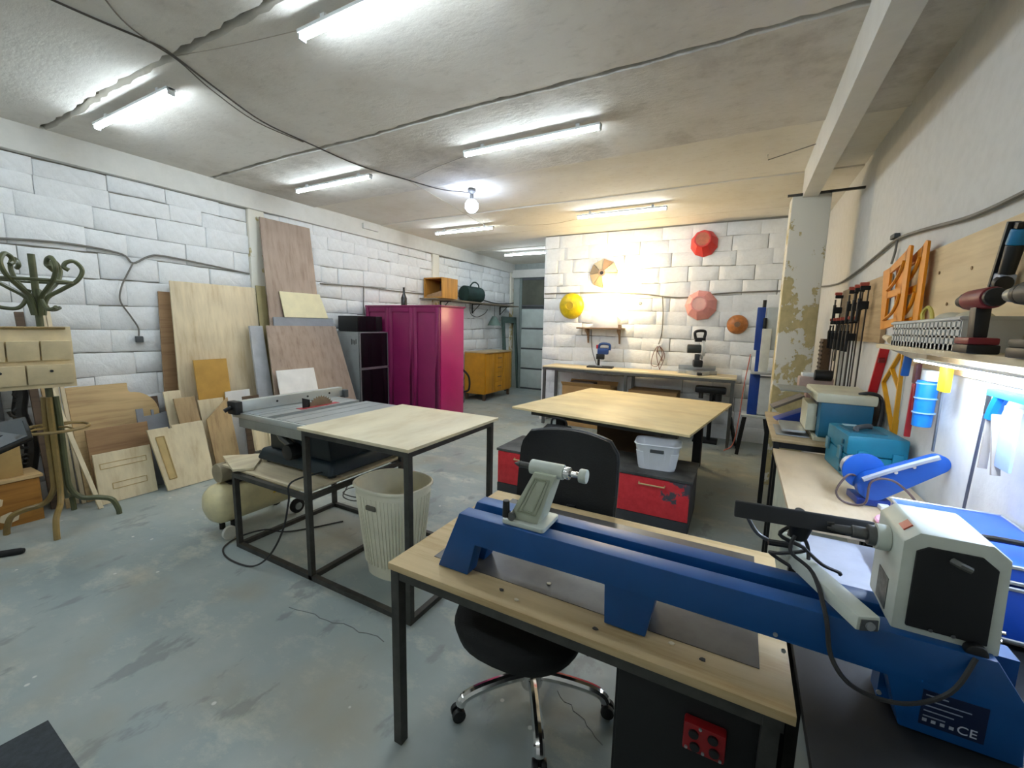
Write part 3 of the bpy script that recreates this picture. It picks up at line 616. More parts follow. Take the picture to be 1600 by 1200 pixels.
for x in (-.78, 0): MB().box(x-q/2, x+q/2, q/2, .8-q/2, .515, .545).build('shelf_rail', STEEL, t)
MB().box(-.035, .83, -.03, .86, .957, .975).build('plywood_top', wood((222, 210, 178), (206, 188, 148), 'y', 2.4, .5, 3), t, bev=.002)
MB().box(-.98, -.03, .02, .90, .547, .563).build('plywood_shelf', PLYX, t, bev=.002)
MB().add([(-1.12, .10, .566), (-.75, -.03, .566), (-.66, .06, .566), (-.92, .30, .566), (-1.12, .10, .582), (-.75, -.03, .582), (-.66, .06, .582), (-.92, .30, .582)], [(0, 3, 2, 1), (4, 5, 6, 7), (0, 1, 5, 4), (1, 2, 6, 5), (2, 3, 7, 6), (3, 0, 4, 7)]).build('plywood_offcut', PLY, t)
SAWG = plain('#14262e', .5, 0, .08, name='saw_green'); SAWT = plain('#a9aeae', .35, .55, .05, 6, name='cast_table')
t = thing('table_saw', 'table saw with dark body, grey table and silver fence', 'table saw', (-2.64, 1.63, .566))
def tap(b, z0, tp, z1): return MB().hexa([(b[0], b[2], z0), (b[1], b[2], z0), (b[1], b[3], z0), (b[0], b[3], z0)], [(tp[0], tp[2], z1), (tp[1], tp[2], z1), (tp[1], tp[3], z1), (tp[0], tp[3], z1)])
tap((-.44, .37, .13, .87), 0.02, (-.41, .34, .16, .85), .105).build('base', SAWG, t, bev=.03, seg=3)
for x in (-.36, .30):
    for y in (.2, .8): MB().cyl((x, y, 0), (x, y, .03), .03, n=10).build('foot', RUBBER, t)
tap((-.35, .31, .19, .8), .10, (-.30, .31, .16, .78), .36).build('body', plain('#11222a', .5, 0, .08), t, bev=.02)
MB().tube([(-.02, .15, .17), (-.12, .14, .22), (-.20, .13, .33)], .026, 8).build('bevel_quadrant', STEELG, t)
MB().cyl((-.02, .10, .14), (-.02, .20, .14), .055, n=18).build('hand_wheel', BLACK, t, bev=.006)
MB().cyl((-.12, .13, .25), (-.12, .18, .25), .03, n=14).build('lock_knob', BLACK, t, bev=.004)
MB().box(.1, .18, .66, .86, .12, .2).build('dust_port', BLACK, t, bev=.01)
mb = MB(); e = [-.38, -.22, -.215, -.15, -.145, -.06, .02, .1, .105, .22, .225, .362]
for a, b_ in zip(e[::2], e[1::2]): mb.box(a, b_-.002, .0, .77, .38, .404)
mb.box(-.38, .36, .0, .77, .36, .385); mb.build('saw_table', SAWT, t)
MB().box(-.145, -.085, .27, .60, .4035, .4065).build('throat_plate', plain('#b0303a', .5), t)
mb = MB(); teeth = []
for k in range(72):
    a = 2*PI*k/72; r = .128 if k % 2 else .113; teeth.append((r*math.cos(a), r*math.sin(a)))
mb.prism(teeth, frame((-.116, .45, .352), (0, 1, 0), (0, 0, 1)), .003); mb.build('blade', plain('#a08f78', .4, .8, .1), t, smooth=False)
MB().prism([(.16, 0), (.22, 0), (.22, .07), (.16, .09)], frame((-.116, .14, .39), (0, 1, 0), (0, 0, 1)), .003).build('riving_knife', BLACK, t)
MB().box(-.385, -.33, .0, .83, .405, .48).build('fence', plain('#c7ccc9', .35, .6, .04), t, bev=.003)
for y in (.25, .5, .7): MB().cyl((-.331, y, .445), (-.327, y, .445), .008, n=8).build('fence_screw', BLACK, t)
MB().box(-.42, -.32, -.05, .0, .39, .48).build('fence_head', BLACK, t, bev=.008); MB().tube([(-.37, -.05, .44), (-.38, -.09, .42)], .014, 8).build('fence_handle', BLACK, t)
MB().box(-.36, -.30, .83, .87, .39, .455).build('fence_tail', DGREY, t, bev=.004)
MB().box(-.42, .36, -.02, .0, .365, .402).build('front_rail', plain('#ccd1cf', .3, .7, .03), t, bev=.004)
MB().box(-.36, .36, -.012, .0, .30, .365).build('rail_skirt', plain('#97988f', .45, .4), t, bev=.004)
o = MB().tube(smooth_path([(-2.36, 1.80, .61), (-2.35, 1.55, .62), (-2.36, 1.53, .5), (-2.42, 1.52, .3), (-2.55, 1.50, .1), (-2.68, 1.46, .012), (-2.9, 1.44, .008), (-3.08, 1.5, .008), (-3.14, 1.64, .01), (-3.02, 1.76, .045), (-2.9, 1.88, .01), (-2.7, 2.2, .008)], 8), .006, 6).build('power_cord', CABLE, t, loc=(-2.7, 1.5, .02)); o.location = o.location-t.location
# compressor under the shelf
t = thing('air_compressor', 'cream air compressor with horizontal tank under the saw shelf', 'air compressor', (-3.32, 1.88, 0))
n = 24; prof = [(.001, -.36), (.07, -.352), (.115, -.33), (.145, -.29), (.15, -.26), (.15, .26), (.145, .29), (.115, .33), (.07, .352), (.001, .36)]
MB().lathe(prof, n, Matrix.Translation((0, 0, .24)) @ Matrix.Rotation(RAD(-90), 4, 'X')).build('tank', plain('#e2d6a8', .35, 0, .1, 5), t)
for s in (-1, 1):
    wq = MB().cyl((s*.13, .25, .06), (s*.165, .25, .06), .06, n=16); wq.build('wheel', RUBBER, t, bev=.008); MB().cyl((s*.165, .25, .06), (s*.172, .25, .06), .03, n=12).build('hub_cap', ALU, t)
    MB().cyl((s*.08, -.22, 0), (s*.08, -.22, .11), .02, n=10).build('foot', RUBBER, t)
wq = MB().cyl((.12, -.28, .05), (.15, -.28, .05), .05, n=16); wq.build('wheel', plain('#c9c9bd', .5), t, bev=.006)
MB().box(-.08, .08, -.22, .22, .385, .40).build('mount_plate', BLACK, t)
mb = MB(); mb.cyl((0, -.27, .47), (0, -.02, .47), .072, n=20); mb.build('motor', plain('#a59a82', .5, .3), t, bev=.01)
MB().cyl((0, -.02, .47), (0, .04, .47), .078, n=20).build('fan_cover', BLACK, t, bev=.008)
MB().box(-.05, .05, .04, .14, .40, .52).build('pump_block', STEELG, t, bev=.006)
mb = MB()
for k in range(5): mb.box(-.06, .06, .05+k*.018, .056+k*.018, .42, .55)
mb.build('cooling_fins', STEELG, t)
MB().tube(smooth_path([(.05, .1, .5), (.1, .16, .46), (.08, .2, .4), (.03, .22, .39)]), .009, 6).build('pressure_pipe', plain('#b08a4a', .3, .8), t)
MB().cyl((.03, .24, .43), (.06, .24, .43), .03, n=14).build('gauge', BLACK, t); MB().box(-.02, .06, .17, .23, .40, .46).build('pressure_switch', BLACK, t, bev=.006)
MB().prism([(0, 0), (.045, 0), (.0225, .04)], frame((.148, .05, .24), (0, 1, 0), (0, 0, 1)), .003).build('warning_sticker', YELLOW, t)
MB().tube(smooth_path([(.0, .3, .40), (.02, .42, .44), (.02, .46, .36), (.0, .4, .30)]), .012, 6).build('handle', BLACK, t)
mb = MB(); c_ = Vector((-2.92, 2.62, .01)); mb.tube(smooth_path([c_+Vector((.22*math.cos(a)*(1+.15*math.sin(3*a)), .16*math.sin(a), .02+.05*abs(math.sin(a*.7)))) for a in [k*.7 for k in range(20)]], 4), .005, 6)
o = mb.build('coiled_cable', CABLE, loc=tuple(c_)); tag(o, 'thin dark cable coiled on the floor behind the saw stand', 'cable')
# laundry bin
BINM = plain('#efead2', .45, 0, .05, 4); t = thing('laundry_bin', 'tall cream plastic laundry bin under the plywood outfeed top', 'laundry bin', (-1.885, 1.93, 0))
def oval(a, b, n=56): return [(a*math.copysign(abs(math.cos(2*PI*k/n))**.8, math.cos(2*PI*k/n)), b*math.copysign(abs(math.sin(2*PI*k/n))**.8, math.sin(2*PI*k/n))) for k in range(n)]
def loft(secs, closed_bottom=True, closed_top=False):
    vs = []; n = len(secs[0][1])
    for z, p in secs: vs += [(x, y, z) for x, y in p]
    fs = [(j*n+i, j*n+(i+1) % n, (j+1)*n+(i+1) % n, (j+1)*n+i) for j in range(len(secs)-1) for i in range(n)]
    if closed_bottom: fs.append(tuple(reversed(range(n))))
    if closed_top: fs.append(tuple((len(secs)-1)*n+i for i in range(n)))
    return MB().add(vs, fs)
bm_ = loft([(0, oval(.17, .135)), (.56, oval(.235, .195)), (.59, oval(.24, .2)), (.592, oval(.23, .19)), (.56, oval(.222, .183)), (.02, oval(.16, .125))], True, True); bm_.build('body', BINM, t)
MB().tube([(x, y, .592) for x, y in oval(.242, .202)], .010, 6, True).build('rim', BINM, t)
n = 56
mb = MB(); lo, hi = oval(.174, .139), oval(.236, .196)
for k in range(0, n):
    f0, f1 = .14, .93
    p0 = Vector((lo[k][0]+(hi[k][0]-lo[k][0])*f0, lo[k][1]+(hi[k][1]-lo[k][1])*f0, .58*f0)); p1 = Vector((lo[k][0]+(hi[k][0]-lo[k][0])*f1, lo[k][1]+(hi[k][1]-lo[k][1])*f1, .58*f1))
    mb.bar(p0, p1, .007, .007)
o_ = mb.build('ribs', BINM, t); o_['kind'] = 'stuff'
MB().box(-.04, .04, -.2, -.18, .47, .50).build('grip', plain('#6b675a', .6), t, bev=.008)
# ------------------------------------------------------------------ red cabinet, basket, big table
def worn_red():
    m, nt, b = newmat('worn_red_paint'); v = coords(nt); n = noise(nt, v, 4.5, 7, .7); n2 = noise(nt, v, 18, 4)
    sep = nd(nt, 'ShaderNodeSeparateXYZ'); tc = nd(nt, 'ShaderNodeTexCoord'); nt.links.new(tc.outputs['Object'], sep.inputs[0])
    mr = nd(nt, 'ShaderNodeMapRange'); mr.inputs[1].default_value = 1.38; mr.inputs[2].default_value = 1.62; mr.inputs[3].default_value = -.16; mr.inputs[4].default_value = .09
    nt.links.new(sep.outputs[0], mr.inputs[0]); ad = nd(nt, 'ShaderNodeMath', operation='ADD'); nt.links.new(n, ad.inputs[0]); nt.links.new(mr.outputs[0], ad.inputs[1])
    k = ramp(nt, ad.outputs[0], [(.56, (0, 0, 0)), (.59, (1, 1, 1))]); r = ramp(nt, n2, [(.3, lin('#c9242e')), (.7, lin('#de3a40'))])
    c = mixc(nt, k.outputs[0], r.outputs[0], lin('#4a4a50')); nt.links.new(c, b.inputs['Base Color']); b.inputs['Roughness'].default_value = .45; return m
REDW = worn_red()
t = thing('low_cabinet', 'low worn red-fronted cabinet with a dark scuffed top', 'cabinet', (-1.98, 3.42, 0))
MB().box(0, 1.73, .02, .54, .0, .405).build('carcass', plain('#4b4745', .7, 0, .15, 10), t, bev=.003)
MB().box(-.01, 1.74, -.005, .55, .405, .428).build('top', plain('#4a4a48', .5, 0, .35, 6), t, bev=.003)
MB().box(.0, 1.73, .0, .02, 0, .085).build('plinth', plain('#37393b', .7), t)
for k in range(3):
    d = MB().box(.004+k*.575, .572+k*.575, 0, .02, .09, .40).build('drawer_front', REDW, t, bev=.002)
    x = .004+k*.575+.284; mb = MB(); mb.tube([(x-.10, -.0, .355), (x-.1, -.025, .35), (x+.1, -.025, .35), (x+.1, 0, .355)], .007, 6); mb.build('handle', plain('#c2a877', .4, .4), d)
t = thing('plastic_basket', 'white plastic basket with handle slots on the low red cabinet', 'basket', (-.55, 3.66, .43), RAD(6))
def rr(w_, h_, r): return rrect(w_, h_, r, 5)
loft([(0, rr(.29, .21, .05)), (.20, rr(.35, .27, .06)), (.215, rr(.375, .295, .065)), (.222, rr(.37, .29, .065)), (.215, rr(.345, .265, .058)), (.19, rr(.335, .255, .058)), (.01, rr(.275, .195, .045))], True, True).build('body', plain('#f3f5f6', .4, 0, .02), t)
mb = MB(); lo, hi = rr(.296, .216, .05), rr(.346, .266, .06)
for k in range(len(lo)):
    for j in range(5):
        k2 = (k+1) % len(lo); f = j/5
        a = Vector((lo[k][0]*(1-f)+lo[k2][0]*f, lo[k][1]*(1-f)+lo[k2][1]*f, .02)); b_ = Vector((hi[k][0]*(1-f)+hi[k2][0]*f, hi[k][1]*(1-f)+hi[k2][1]*f, .185)); b_ = a.lerp(b_, .8)
        mb.bar(a, b_, .005, .005)
mb.build('ribs', plain('#eff1f3', .4, 0, .02), t)['kind'] = 'stuff'
for s in (-1, 1): MB().box(-.055, .055, s*.131-.006, s*.131+.006, .15, .18).build('handle_slot', DGREY, t, bev=.012)
o = MB().box(-.06, .0, .02, .05, .13, .15).build('tool_inside', BLACK, t)
t = thing('black_bag', 'limp black bag lying on the low red cabinet behind the chair', 'bag', (-1.47, 3.7, .43))
loft([(0, oval(.2, .13, 20)), (.10, oval(.21, .13, 20)), (.19, oval(.16, .07, 20)), (.23, oval(.12, .02, 20))], True, True).build('body', BLACKM, t, bev=0)
MB().tube(smooth_path([(-.08, 0, .22), (-.06, 0, .29), (.06, 0, .28), (.08, 0, .22)]), .01, 6).build('strap', BLACKM, t)
# big plywood table
P0 = on(800, 635, 2, .76); P1 = on(1078, 680, 2, .76); P2 = on(1116, 628, 2, .76)
ex = (P1-P0); ey = P2-P1; Wd = ex.length; ang = math.atan2(ex.y, ex.x)
t = thing('work_table', 'large square plywood-topped work table on dark trestles', 'table', (P0.x, P0.y, 0), ang); Dp = ey.length
MB().box(0, Wd, 0, Dp, .738, .76).build('plywood_top', wood((228, 208, 158), (212, 186, 132), 'x', 2.2, .5, 3), t, bev=.002)
for y in (.12, Dp-.12): MB().box(.18, Wd-.12, y-.025, y+.025, .685, .738).build('rail', STEEL, t)
for x in (.35, Wd-.3): MB().box(x-.025, x+.025, .15, Dp-.15, .685, .735).build('crossbar', STEEL, t)
for x in (.35, Wd-.3):
    for y in (.42, Dp-.14): MB().box(x-.045, x+.045, y-.03, y+.03, 0, .685).build('leg', BLACKM, t)
o = MB().box(-1.35, -.75, 4.55, 5.1, 0, .5).build('cardboard_box', plain('#5b4632', .8, 0, .08), bev=.004, loc=(-1.05, 4.8, 0)); tag(o, 'brown box stored under the large plywood table', 'box')
t = thing('wooden_stool', 'small rough wooden stool under the large plywood table', 'stool', (-.68, 4.25, 0), .2)
MB().box(-.15, .15, -.13, .13, .36, .385).build('seat', OAK, t, bev=.003)
for x in (-.12, .12):
    for y in (-.1, .1): MB().box(x-.02, x+.02, y-.02, y+.02, 0, .36).build('leg', PALE, t)
for y in (-.1, .1): MB().box(-.1, .1, y-.008, y+.008, .12, .15).build('stretcher', DARKW, t)
# ------------------------------------------------------------------ back bench and what stands on and under it
t = thing('back_bench', 'long narrow plywood bench on steel legs along the back wall', 'workbench', (-2.82, 6.28, 0))
MB().box(0, 2.8, 0, .54, .935, .957).build('top', wood((226, 209, 168), (208, 186, 140), 'x', 2.4, .5, 4), t, bev=.002)
for y in (.02, .52): MB().box(.0, 2.79, y-.018, y+.018, .895, .935).build('rail', STEELG, t)
for x in (.03, 1.35, 2.76):
    for y in (.02, .52): MB().box(x-.02, x+.02, y-.02, y+.02, 0, .895).build('leg', STEELG, t)
    MB().box(x-.018, x+.018, .04, .50, .12, .15).build('stretcher', STEELG, t)
o = MB().box(-2.98, -2.86, 6.55, 6.84, 0, .3).build('white_box', WHITEB, bev=.004, loc=(-2.92, 6.7, 0)); tag(o, 'white box on the floor at the corner of the back bench', 'box')
t = thing('cardboard_box', 'open brown cardboard box under the back bench', 'box', (-2.1, 6.55, 0))
CBX = plain('#b8915c', .8, 0, .06)
MB().box(-.4, .4, -.18, .18, 0, .66).build('body', CBX, t, bev=.003)
for s in (-1, 1): MB().add([(-.4, s*.18, .66), (.4, s*.18, .66), (.4, s*.24, .72), (-.4, s*.24, .72), (-.4, s*.182, .656), (.4, s*.182, .656), (.4, s*.243, .718), (-.4, s*.243, .718)], [(0, 1, 2, 3), (4, 7, 6, 5), (0, 4, 5, 1), (1, 5, 6, 2), (2, 6, 7, 3), (3, 7, 4, 0)]).build('flap', CBX, t)
MB().box(-.3, .1, -.1, .1, .66, .72).build('contents', DARKW, t, bev=.02)
o = MB().box(-1.43, -.75, 6.33, 6.76, 0, .68).build('shipping_carton', plain('#8c6c43', .8, 0, .06), bev=.004, loc=(-1.2, 6.6, 0)); tag(o, 'closed dark brown carton under the back bench', 'box')
t = thing('drill_press', 'small black machine on a pedestal under the bench end', 'machine', (-.33, 6.55, 0))
MB().box(-.18, .14, -.14, .14, 0, .03).build('base', BLACKM, t, bev=.006); MB().cyl((.02, 0, .03), (.02, 0, .74), .028, n=12).build('column', BLACK, t)
MB().lathe([(.001, 0), (.12, .0), (.12, .025), (.001, .025)], 18, Matrix.Translation((-.03, 0, .42))).build('work_table', BLACK, t)
MB().box(-.2, .2, -.07, .07, .70, .80).build('head', BLACK, t, bev=.03); MB().cyl((-.12, 0, .62), (-.12, 0, .72), .03, n=12).build('chuck', STEEL, t); MB().cyl((.1, -.0, .6), (.1, 0, .7), .05, n=12).build('motor', BLACK, t)
# jigsaw
t = thing('jigsaw', 'blue jigsaw standing on a black plate on the back bench', 'jigsaw', (-1.95, 6.58, .958), .15)
MB().box(-.2, .2, -.11, .11, 0, .022).build('plate', plain('#2c2b28', .5, .3), t, bev=.003)
MB().box(-.07, .03, -.035, .035, .022, .034).build('shoe', ALU, t); MB().cyl((-.03, 0, .034), (-.03, 0, .17), .02, n=10).build('plunger', BLACK, t)
MB().box(-.07, .06, -.035, .035, .13, .22).build('gearbox', BLACK, t, bev=.015)
MB().box(-.055, .12, -.034, .034, .21, .31).build('body', plain('#1d3f7d', .4), t, bev=.022)
MB().tube(smooth_path([(-.04, 0, .29), (-.02, 0, .365), (.06, 0, .38), (.13, 0, .36), (.13, 0, .28)]), .02, 8).build('handle', plain('#23457f', .45), t); MB().box(-.075, -.05, -.03, .03, .30, .36).build('switch', RED, t, bev=.005)
# miter saw
t = thing('miter_saw', 'grey and black mitre saw on the back bench', 'mitre saw', (-.52, 6.55, .958), RAD(12))
MB().lathe([(.001, 0), (.16, 0), (.16, .05), (.001, .05)], 24).build('turntable', ALU, t)
MB().box(-.26, .26, .02, .12, 0, .055).build('base', ALU, t, bev=.008); MB().box(-.25, .25, .1, .125, .055, .12).build('fence', ALU, t, bev=.004)
MB().box(-.03, .03, -.24, -.1, .01, .04).build('miter_arm', BLACK, t, bev=.006)
MB().bar((0, .16, .04), (.0, .16, .28), .07, .06).build('pivot_arm', DGREY, t, bev=.01); MB().box(-.06, .06, -.02, .15, .1, .2).build('vice', BLACK, t, bev=.02)
mb = MB(); mb.cyl((.03, 0, .34), (.045, 0, .34), .128, n=40); mb.build('blade', plain('#b7babc', .3, .8, .04), t)
mb = MB(); mb.prism([(.145*math.cos(a), .145*math.sin(a)) for a in [RAD(10+8*k) for k in range(26)]], frame((.02, 0, .34), (0, 1, 0), (0, 0, 1)), .04); mb.build('blade_guard', plain('#c9ccca', .35, .3), t, bev=.004)
MB().cyl((-.16, 0, .36), (.02, 0, .36), .062, n=20).build('motor', plain('#2c3434', .5), t, bev=.01)
mb = MB(); mb.tube(smooth_path([(-.06, -.02, .5), (-.07, -.02, .60), (.05, -.02, .61), (.05, -.02, .52)]), .02, 8); mb.build('handle', BLACK, t); MB().box(-.07, .07, -.04, .03, .46, .52).build('gearbox', BLACK, t, bev=.012)
# bracket shelf
t = thing('bracket_shelf', 'small wooden shelf on two brackets under the wall lamp', 'shelf', (-2.02, YB-.01, 1.575))
SHW = wood('#8c6f52', '#6d543c', 'x', 3)
MB().box(-.38, .37, -.20, 0, -.012, .012).build('board', SHW, t, bev=.002)
for x in (-.24, .28): MB().prism([(0, 0), (-.17, 0), (-.17, -.03), (-.06, -.10), (-.02, -.23), (0, -.23)], frame((x, 0, -.012), (0, 1, 0), (0, 0, 1)), .022).build('bracket', SHW, t, bev=.003)
t = thing('paper_holder', 'white slanted box standing on the small bracket shelf', 'box', (-1.92, YB-.12, 1.588))
mb = MB(); mb.hexa([(-.2, -.07, 0), (.2, -.07, 0), (.2, .08, 0), (-.2, .08, 0)], [(-.25, -.06, .19), (.17, -.06, .19), (.2, .08, .13), (-.22, .08, .13)]); mb.build('body', WHITEB, t, bev=.006); MB().box(.2, .215, -.07, .08, 0, .05).build('end_stop', SHW, t)
# bowls on the wall
def bowl(name, label, px, py, r, depth, mat, base_mat, br, n=32, tilt=(0, 0), base_off=(0, 0), flat=False, ring=None):
    a = on(px, py, 1, YB-depth*.5); t = thing(name, label, 'bowl', (a.x, YB-.012, a.z)); t.rotation_euler = (RAD(90)+tilt[0], 0, tilt[1])
    prof = [(r*.93, .004), (r, 0), (r*1.0, .012), (r*.93, depth*.35), (r*.75, depth*.75), (br*1.05, depth), (br, depth)]
    m_ = MB(); k = len(prof); vs = []
    for i in range(n):
        an = 2*PI*(i+.5)/n
        for rr_, z in prof:
            f = z/depth; vs.append((rr_*math.cos(an)+base_off[0]*f, rr_*math.sin(an)+base_off[1]*f, z))
    fs = [(i*k+j, ((i+1) % n)*k+j, ((i+1) % n)*k+j+1, i*k+j+1) for i in range(n) for j in range(k-1)]+[tuple(i*k for i in reversed(range(n))), tuple(i*k+k-1 for i in range(n))]
    m_.add(vs, fs); m_.build('shell', mat, t, smooth=not flat)
    M = Matrix.Translation((base_off[0], base_off[1], depth))
    MB().lathe([(br, 0), (br, .008), (br*.86, .008), (br*.84, -.0)], n, M, cap=False).build('foot_ring', mat, t); MB().lathe([(.0001, .001), (br*.85, .0012)], n, M, cap=False).build('base', base_mat, t)
    return t
YB1 = plain('#d9bd12', .4, 0, .12, 12); bowl('wall_bowl', 'round yellow bowl hung on the back wall', 892, 478, .215, .10, YB1, plain('#c9a80c', .4), .07)
bowl('wall_bowl', 'red bowl with a wide hollow foot high on the back wall', 1100, 380, .185, .15, plain('#cf2f24', .4, 0, .05), plain('#c46a48', .5, 0, .15), .11, 10, (0, 0), (-.015, .045), True)
bowl('wall_bowl', 'pink faceted bowl hung on the back wall', 1095, 477, .22, .12, plain('#e29a93', .45, 0, .04), plain('#e9b3a6', .5, 0, .06), .11, 9, (0, 0), (-.02, .02), True)
bowl('wall_bowl', 'small orange-brown bowl hung near the blue bandsaw', 1152, 507, .135, .08, plain('#b8733a', .4, 0, .14, 20), plain('#8b6a4c', .5), .045)
a = on(942, 427, 1, YB-.05); t = thing('wall_bowl', 'segmented bowl of alternating wood wedges beside the wall lamp', 'bowl', (a.x, YB-.012, a.z)); t.rotation_euler = (RAD(90), 0, 0)
seg = [plain('#cdb892', .5), plain('#a98a6c', .5), plain('#dccda9', .5), plain('#b49a76', .5)]
for k in range(8):
    a0, a1 = 2*PI*(k+.08)/8, 2*PI*(k+1)/8; R = lambda r, a, z: (r*math.cos(a), r*math.sin(a), z)
    mb = MB(); mb.add([R(.23, a0, 0), R(.23, a1, 0), R(.045, a1, .09), R(.045, a0, .09), R(.23, a0, .012), R(.23, a1, .012), R(.05, a1, .10), R(.05, a0, .10)], [(0, 3, 2, 1), (4, 5, 6, 7), (0, 1, 5, 4), (1, 2, 6, 5), (2, 3, 7, 6), (3, 0, 4, 7)])
    mb.build('wedge', seg[k % 4], t, smooth=False)
MB().lathe([(.055, .088), (.055, .112), (.03, .112), (.03, .09)], 24, cap=False).build('hub', plain('#7c6a5c', .5), t); MB().lathe([(.0001, .1), (.032, .1)], 20, cap=False).build('hub_centre', BLACK, t)
a = on(993, 553-60, 1, YB); o = MB().tube([(.02*math.cos(2*PI*k/16), 0, .02*math.sin(2*PI*k/16)) for k in range(16)], .004, 6, True).build('wall_ring', STEELG, loc=None); a = on(1001, 474, 1, YB); o.location = (a.x, YB-.014, a.z); tag(o, 'small metal ring on a nail right of the wall lamp', 'ring')
# socket and its cables
a = on(1028, 541, 1, YB); t = thing('power_socket', 'white socket on the back wall with looping dark cables', 'socket', (a.x, YB-.008, a.z))
MB().box(-.06, .06, -.045, 0, -.03, .03).build('box', WHITEP, t, bev=.008)
for k, (dx, dz) in enumerate(((-.07, -.28), (.09, -.2), (.05, -.32))):
    MB().tube(smooth_path([(.01*k, -.045, 0), (dx*.4-.02, -.07, dz*.4), (dx, -.06, dz), (dx*.3+.05, -.07, dz*1.05), (.08+.02*k, -.06, dz*.4), (.03, -.05, .01)], 6), .005, 6).build('cable', plain('#6a3f34', .6), t)
# ------------------------------------------------------------------ blue bandsaw
BBLUE = plain('#133f93', .4, 0, .06)
t = thing('bandsaw', 'tall blue and light grey bandsaw on a black stand beside the column', 'bandsaw', (.15, 6.08, 0))
for x in (-.08, .24):
    for y in (0, .3): MB().bar((x*1.15-.0, y, 0), (x*.7+.02, y*.9+.015, .50), .04).build('leg', BLACKM, t)
MB().box(-.08, .28, -.02, .34, .50, .53).build('stand_top', plain('#bfc4c0', .5), t, bev=.004)
MB().box(-.02, .09, .05, .2, .53, 1.05).build('lower_body', BBLUE, t, bev=.008); MB().box(.09, .26, .03, .24, .54, 1.02).build('lower_cover', plain('#cfd3d0', .45), t, bev=.02)
MB().box(.02, .08, .06, .18, 1.05, 1.85).build('spine', BBLUE, t, bev=.006); MB().box(-.01, .08, .04, .19, 1.35, 1.88).build('upper_body', BBLUE, t, bev=.008)
MB().box(.09, .25, .03, .24, 1.36, 1.88).build('upper_cover', plain('#b9c0bf', .45), t, bev=.02); MB().box(.06, .16, .0, .06, 1.06, 1.62).build('blade_guard', plain('#d8d8cc', .45), t, bev=.008)
MB().box(-.02, .3, -.1, .28, 1.06, 1.085).build('table', ALU, t, bev=.004)
MB().cyl((.06, .1, 1.88), (.06, .1, 1.97), .02, n=10).build('tension_knob', BLACK, t)
for z in (1.72, 1.55, 1.46): MB().cyl((.25, .1, z), (.31, .1, z), .026, n=12).build('knob', BLACK, t, bev=.005)
mb = MB(); mb.box(.06, .1, -.01, .03, 1.62, 1.75); mb.build('guide_block', BLACK, t, bev=.006)
MB().tube(smooth_path([(-.04, 0, 1.3), (-.08, -.04, .9), (-.1, -.05, .5), (-.14, -.08, .15), (-.24, -.1, .05)]), .006, 6).build('cord', plain('#c26a5a', .6), t)
t = thing('grinding_wheel', 'dark disc leaning beside the bandsaw stand', 'disc', (.02, 6.5, .005)); t.rotation_euler = (0, RAD(-12), 0)
MB().cyl((0, 0, .2), (.03, 0, .2), .2, n=28).build('disc', BLACKM, t, bev=.004); MB().cyl((.03, 0, .2), (.04, 0, .2), .05, n=16).build('hub', STEELG, t)
# ------------------------------------------------------------------ office chair
t = thing('office_chair', 'black swivel office chair with chrome star base behind the lathe table', 'office chair', (-.68, 1.5, 0))
SEAT = plain('#0f1010', .8, 0, .1, 30, .4)
mv = lambda p: [(x, y-.09) for x, y in p]
loft([(.385, mv(oval(.20, .2, 36))), (.40, mv(oval(.245, .25, 36))), (.45, mv(oval(.26, .265, 36))), (.485, mv(oval(.25, .255, 36))), (.50, mv(oval(.2, .2, 36)))], True, True).build('seat', SEAT, t, ang=60)
MB().cyl((0, 0, .08), (0, 0, .36), .028, n=14).build('gas_lift', CHROME, t); MB().box(-.1, .1, -.12, .14, .36, .40).build('mechanism', BLACK, t, bev=.01)
MB().tube([(.08, -.02, .375), (.2, -.06, .375), (.27, -.08, .37)], .007, 6).build('tilt_lever', BLACK, t)
MB().lathe([(.045, .06), (.05, .08), (.05, .13), (.035, .15)], 16).build('hub', CHROME, t)
for k in range(5):
    a = RAD(-131+72*k); c_, s_ = math.cos(a), math.sin(a); R = lambda r, z: (c_*r, s_*r, z)
    MB().tube(smooth_path([R(.03, .11), R(.12, .115), R(.24, .105), R(.30, .085), R(.315, .06)], 5), .021, 10, taper=None).build('star_leg', CHROME, t)
    mb = MB(); px_, py_ = -s_, c_
    for e in (-.016, .016): mb.cyl((c_*.325+px_*(e-.010), s_*.325+py_*(e-.010), .027), (c_*.325+px_*(e+.010), s_*.325+py_*(e+.010), .027), .027, n=16)
    mb.cyl((c_*.318, s_*.318, .03), (c_*.318, s_*.318, .065), .012, n=8); mb.build('caster', BLACK, t, bev=.003)
MB().tube(smooth_path([(0, .1, .385), (0, .28, .40), (0, .385, .48), (0, .40, .62), (0, .41, .72)], 5), .022, 8).build('back_bar', BLACK, t)
nu, nv = 12, 10; vs = []; fs = []
for side in (0, 1):
    for j in range(nv+1):
        f = j/nv; z = .56+.52*f; wv = (.245+.01*math.sin(f*PI))*(1 if f < .85 else math.sqrt(max(0, 1-((f-.85)/.15)**2*.28)))*(1 if f > .08 else .95)
        for i in range(nu+1):
            u = i/nu*2-1; x = u*wv-.035; y = .40+.07*f-.045*(u*u)+(.012*math.sin(f*18) if side == 0 and .15 < f < .55 and abs(u) < .7 else 0)*.4
            vs.append((x, y+(.028 if side else 0), z+(-.02*u*u if f > .8 else 0)))
n1 = (nu+1)*(nv+1)
for j in range(nv):
    for i in range(nu):
        a = j*(nu+1)+i; fs += [(a, a+1, a+nu+2, a+nu+1), (n1+a, n1+a+nu+1, n1+a+nu+2, n1+a+1)]
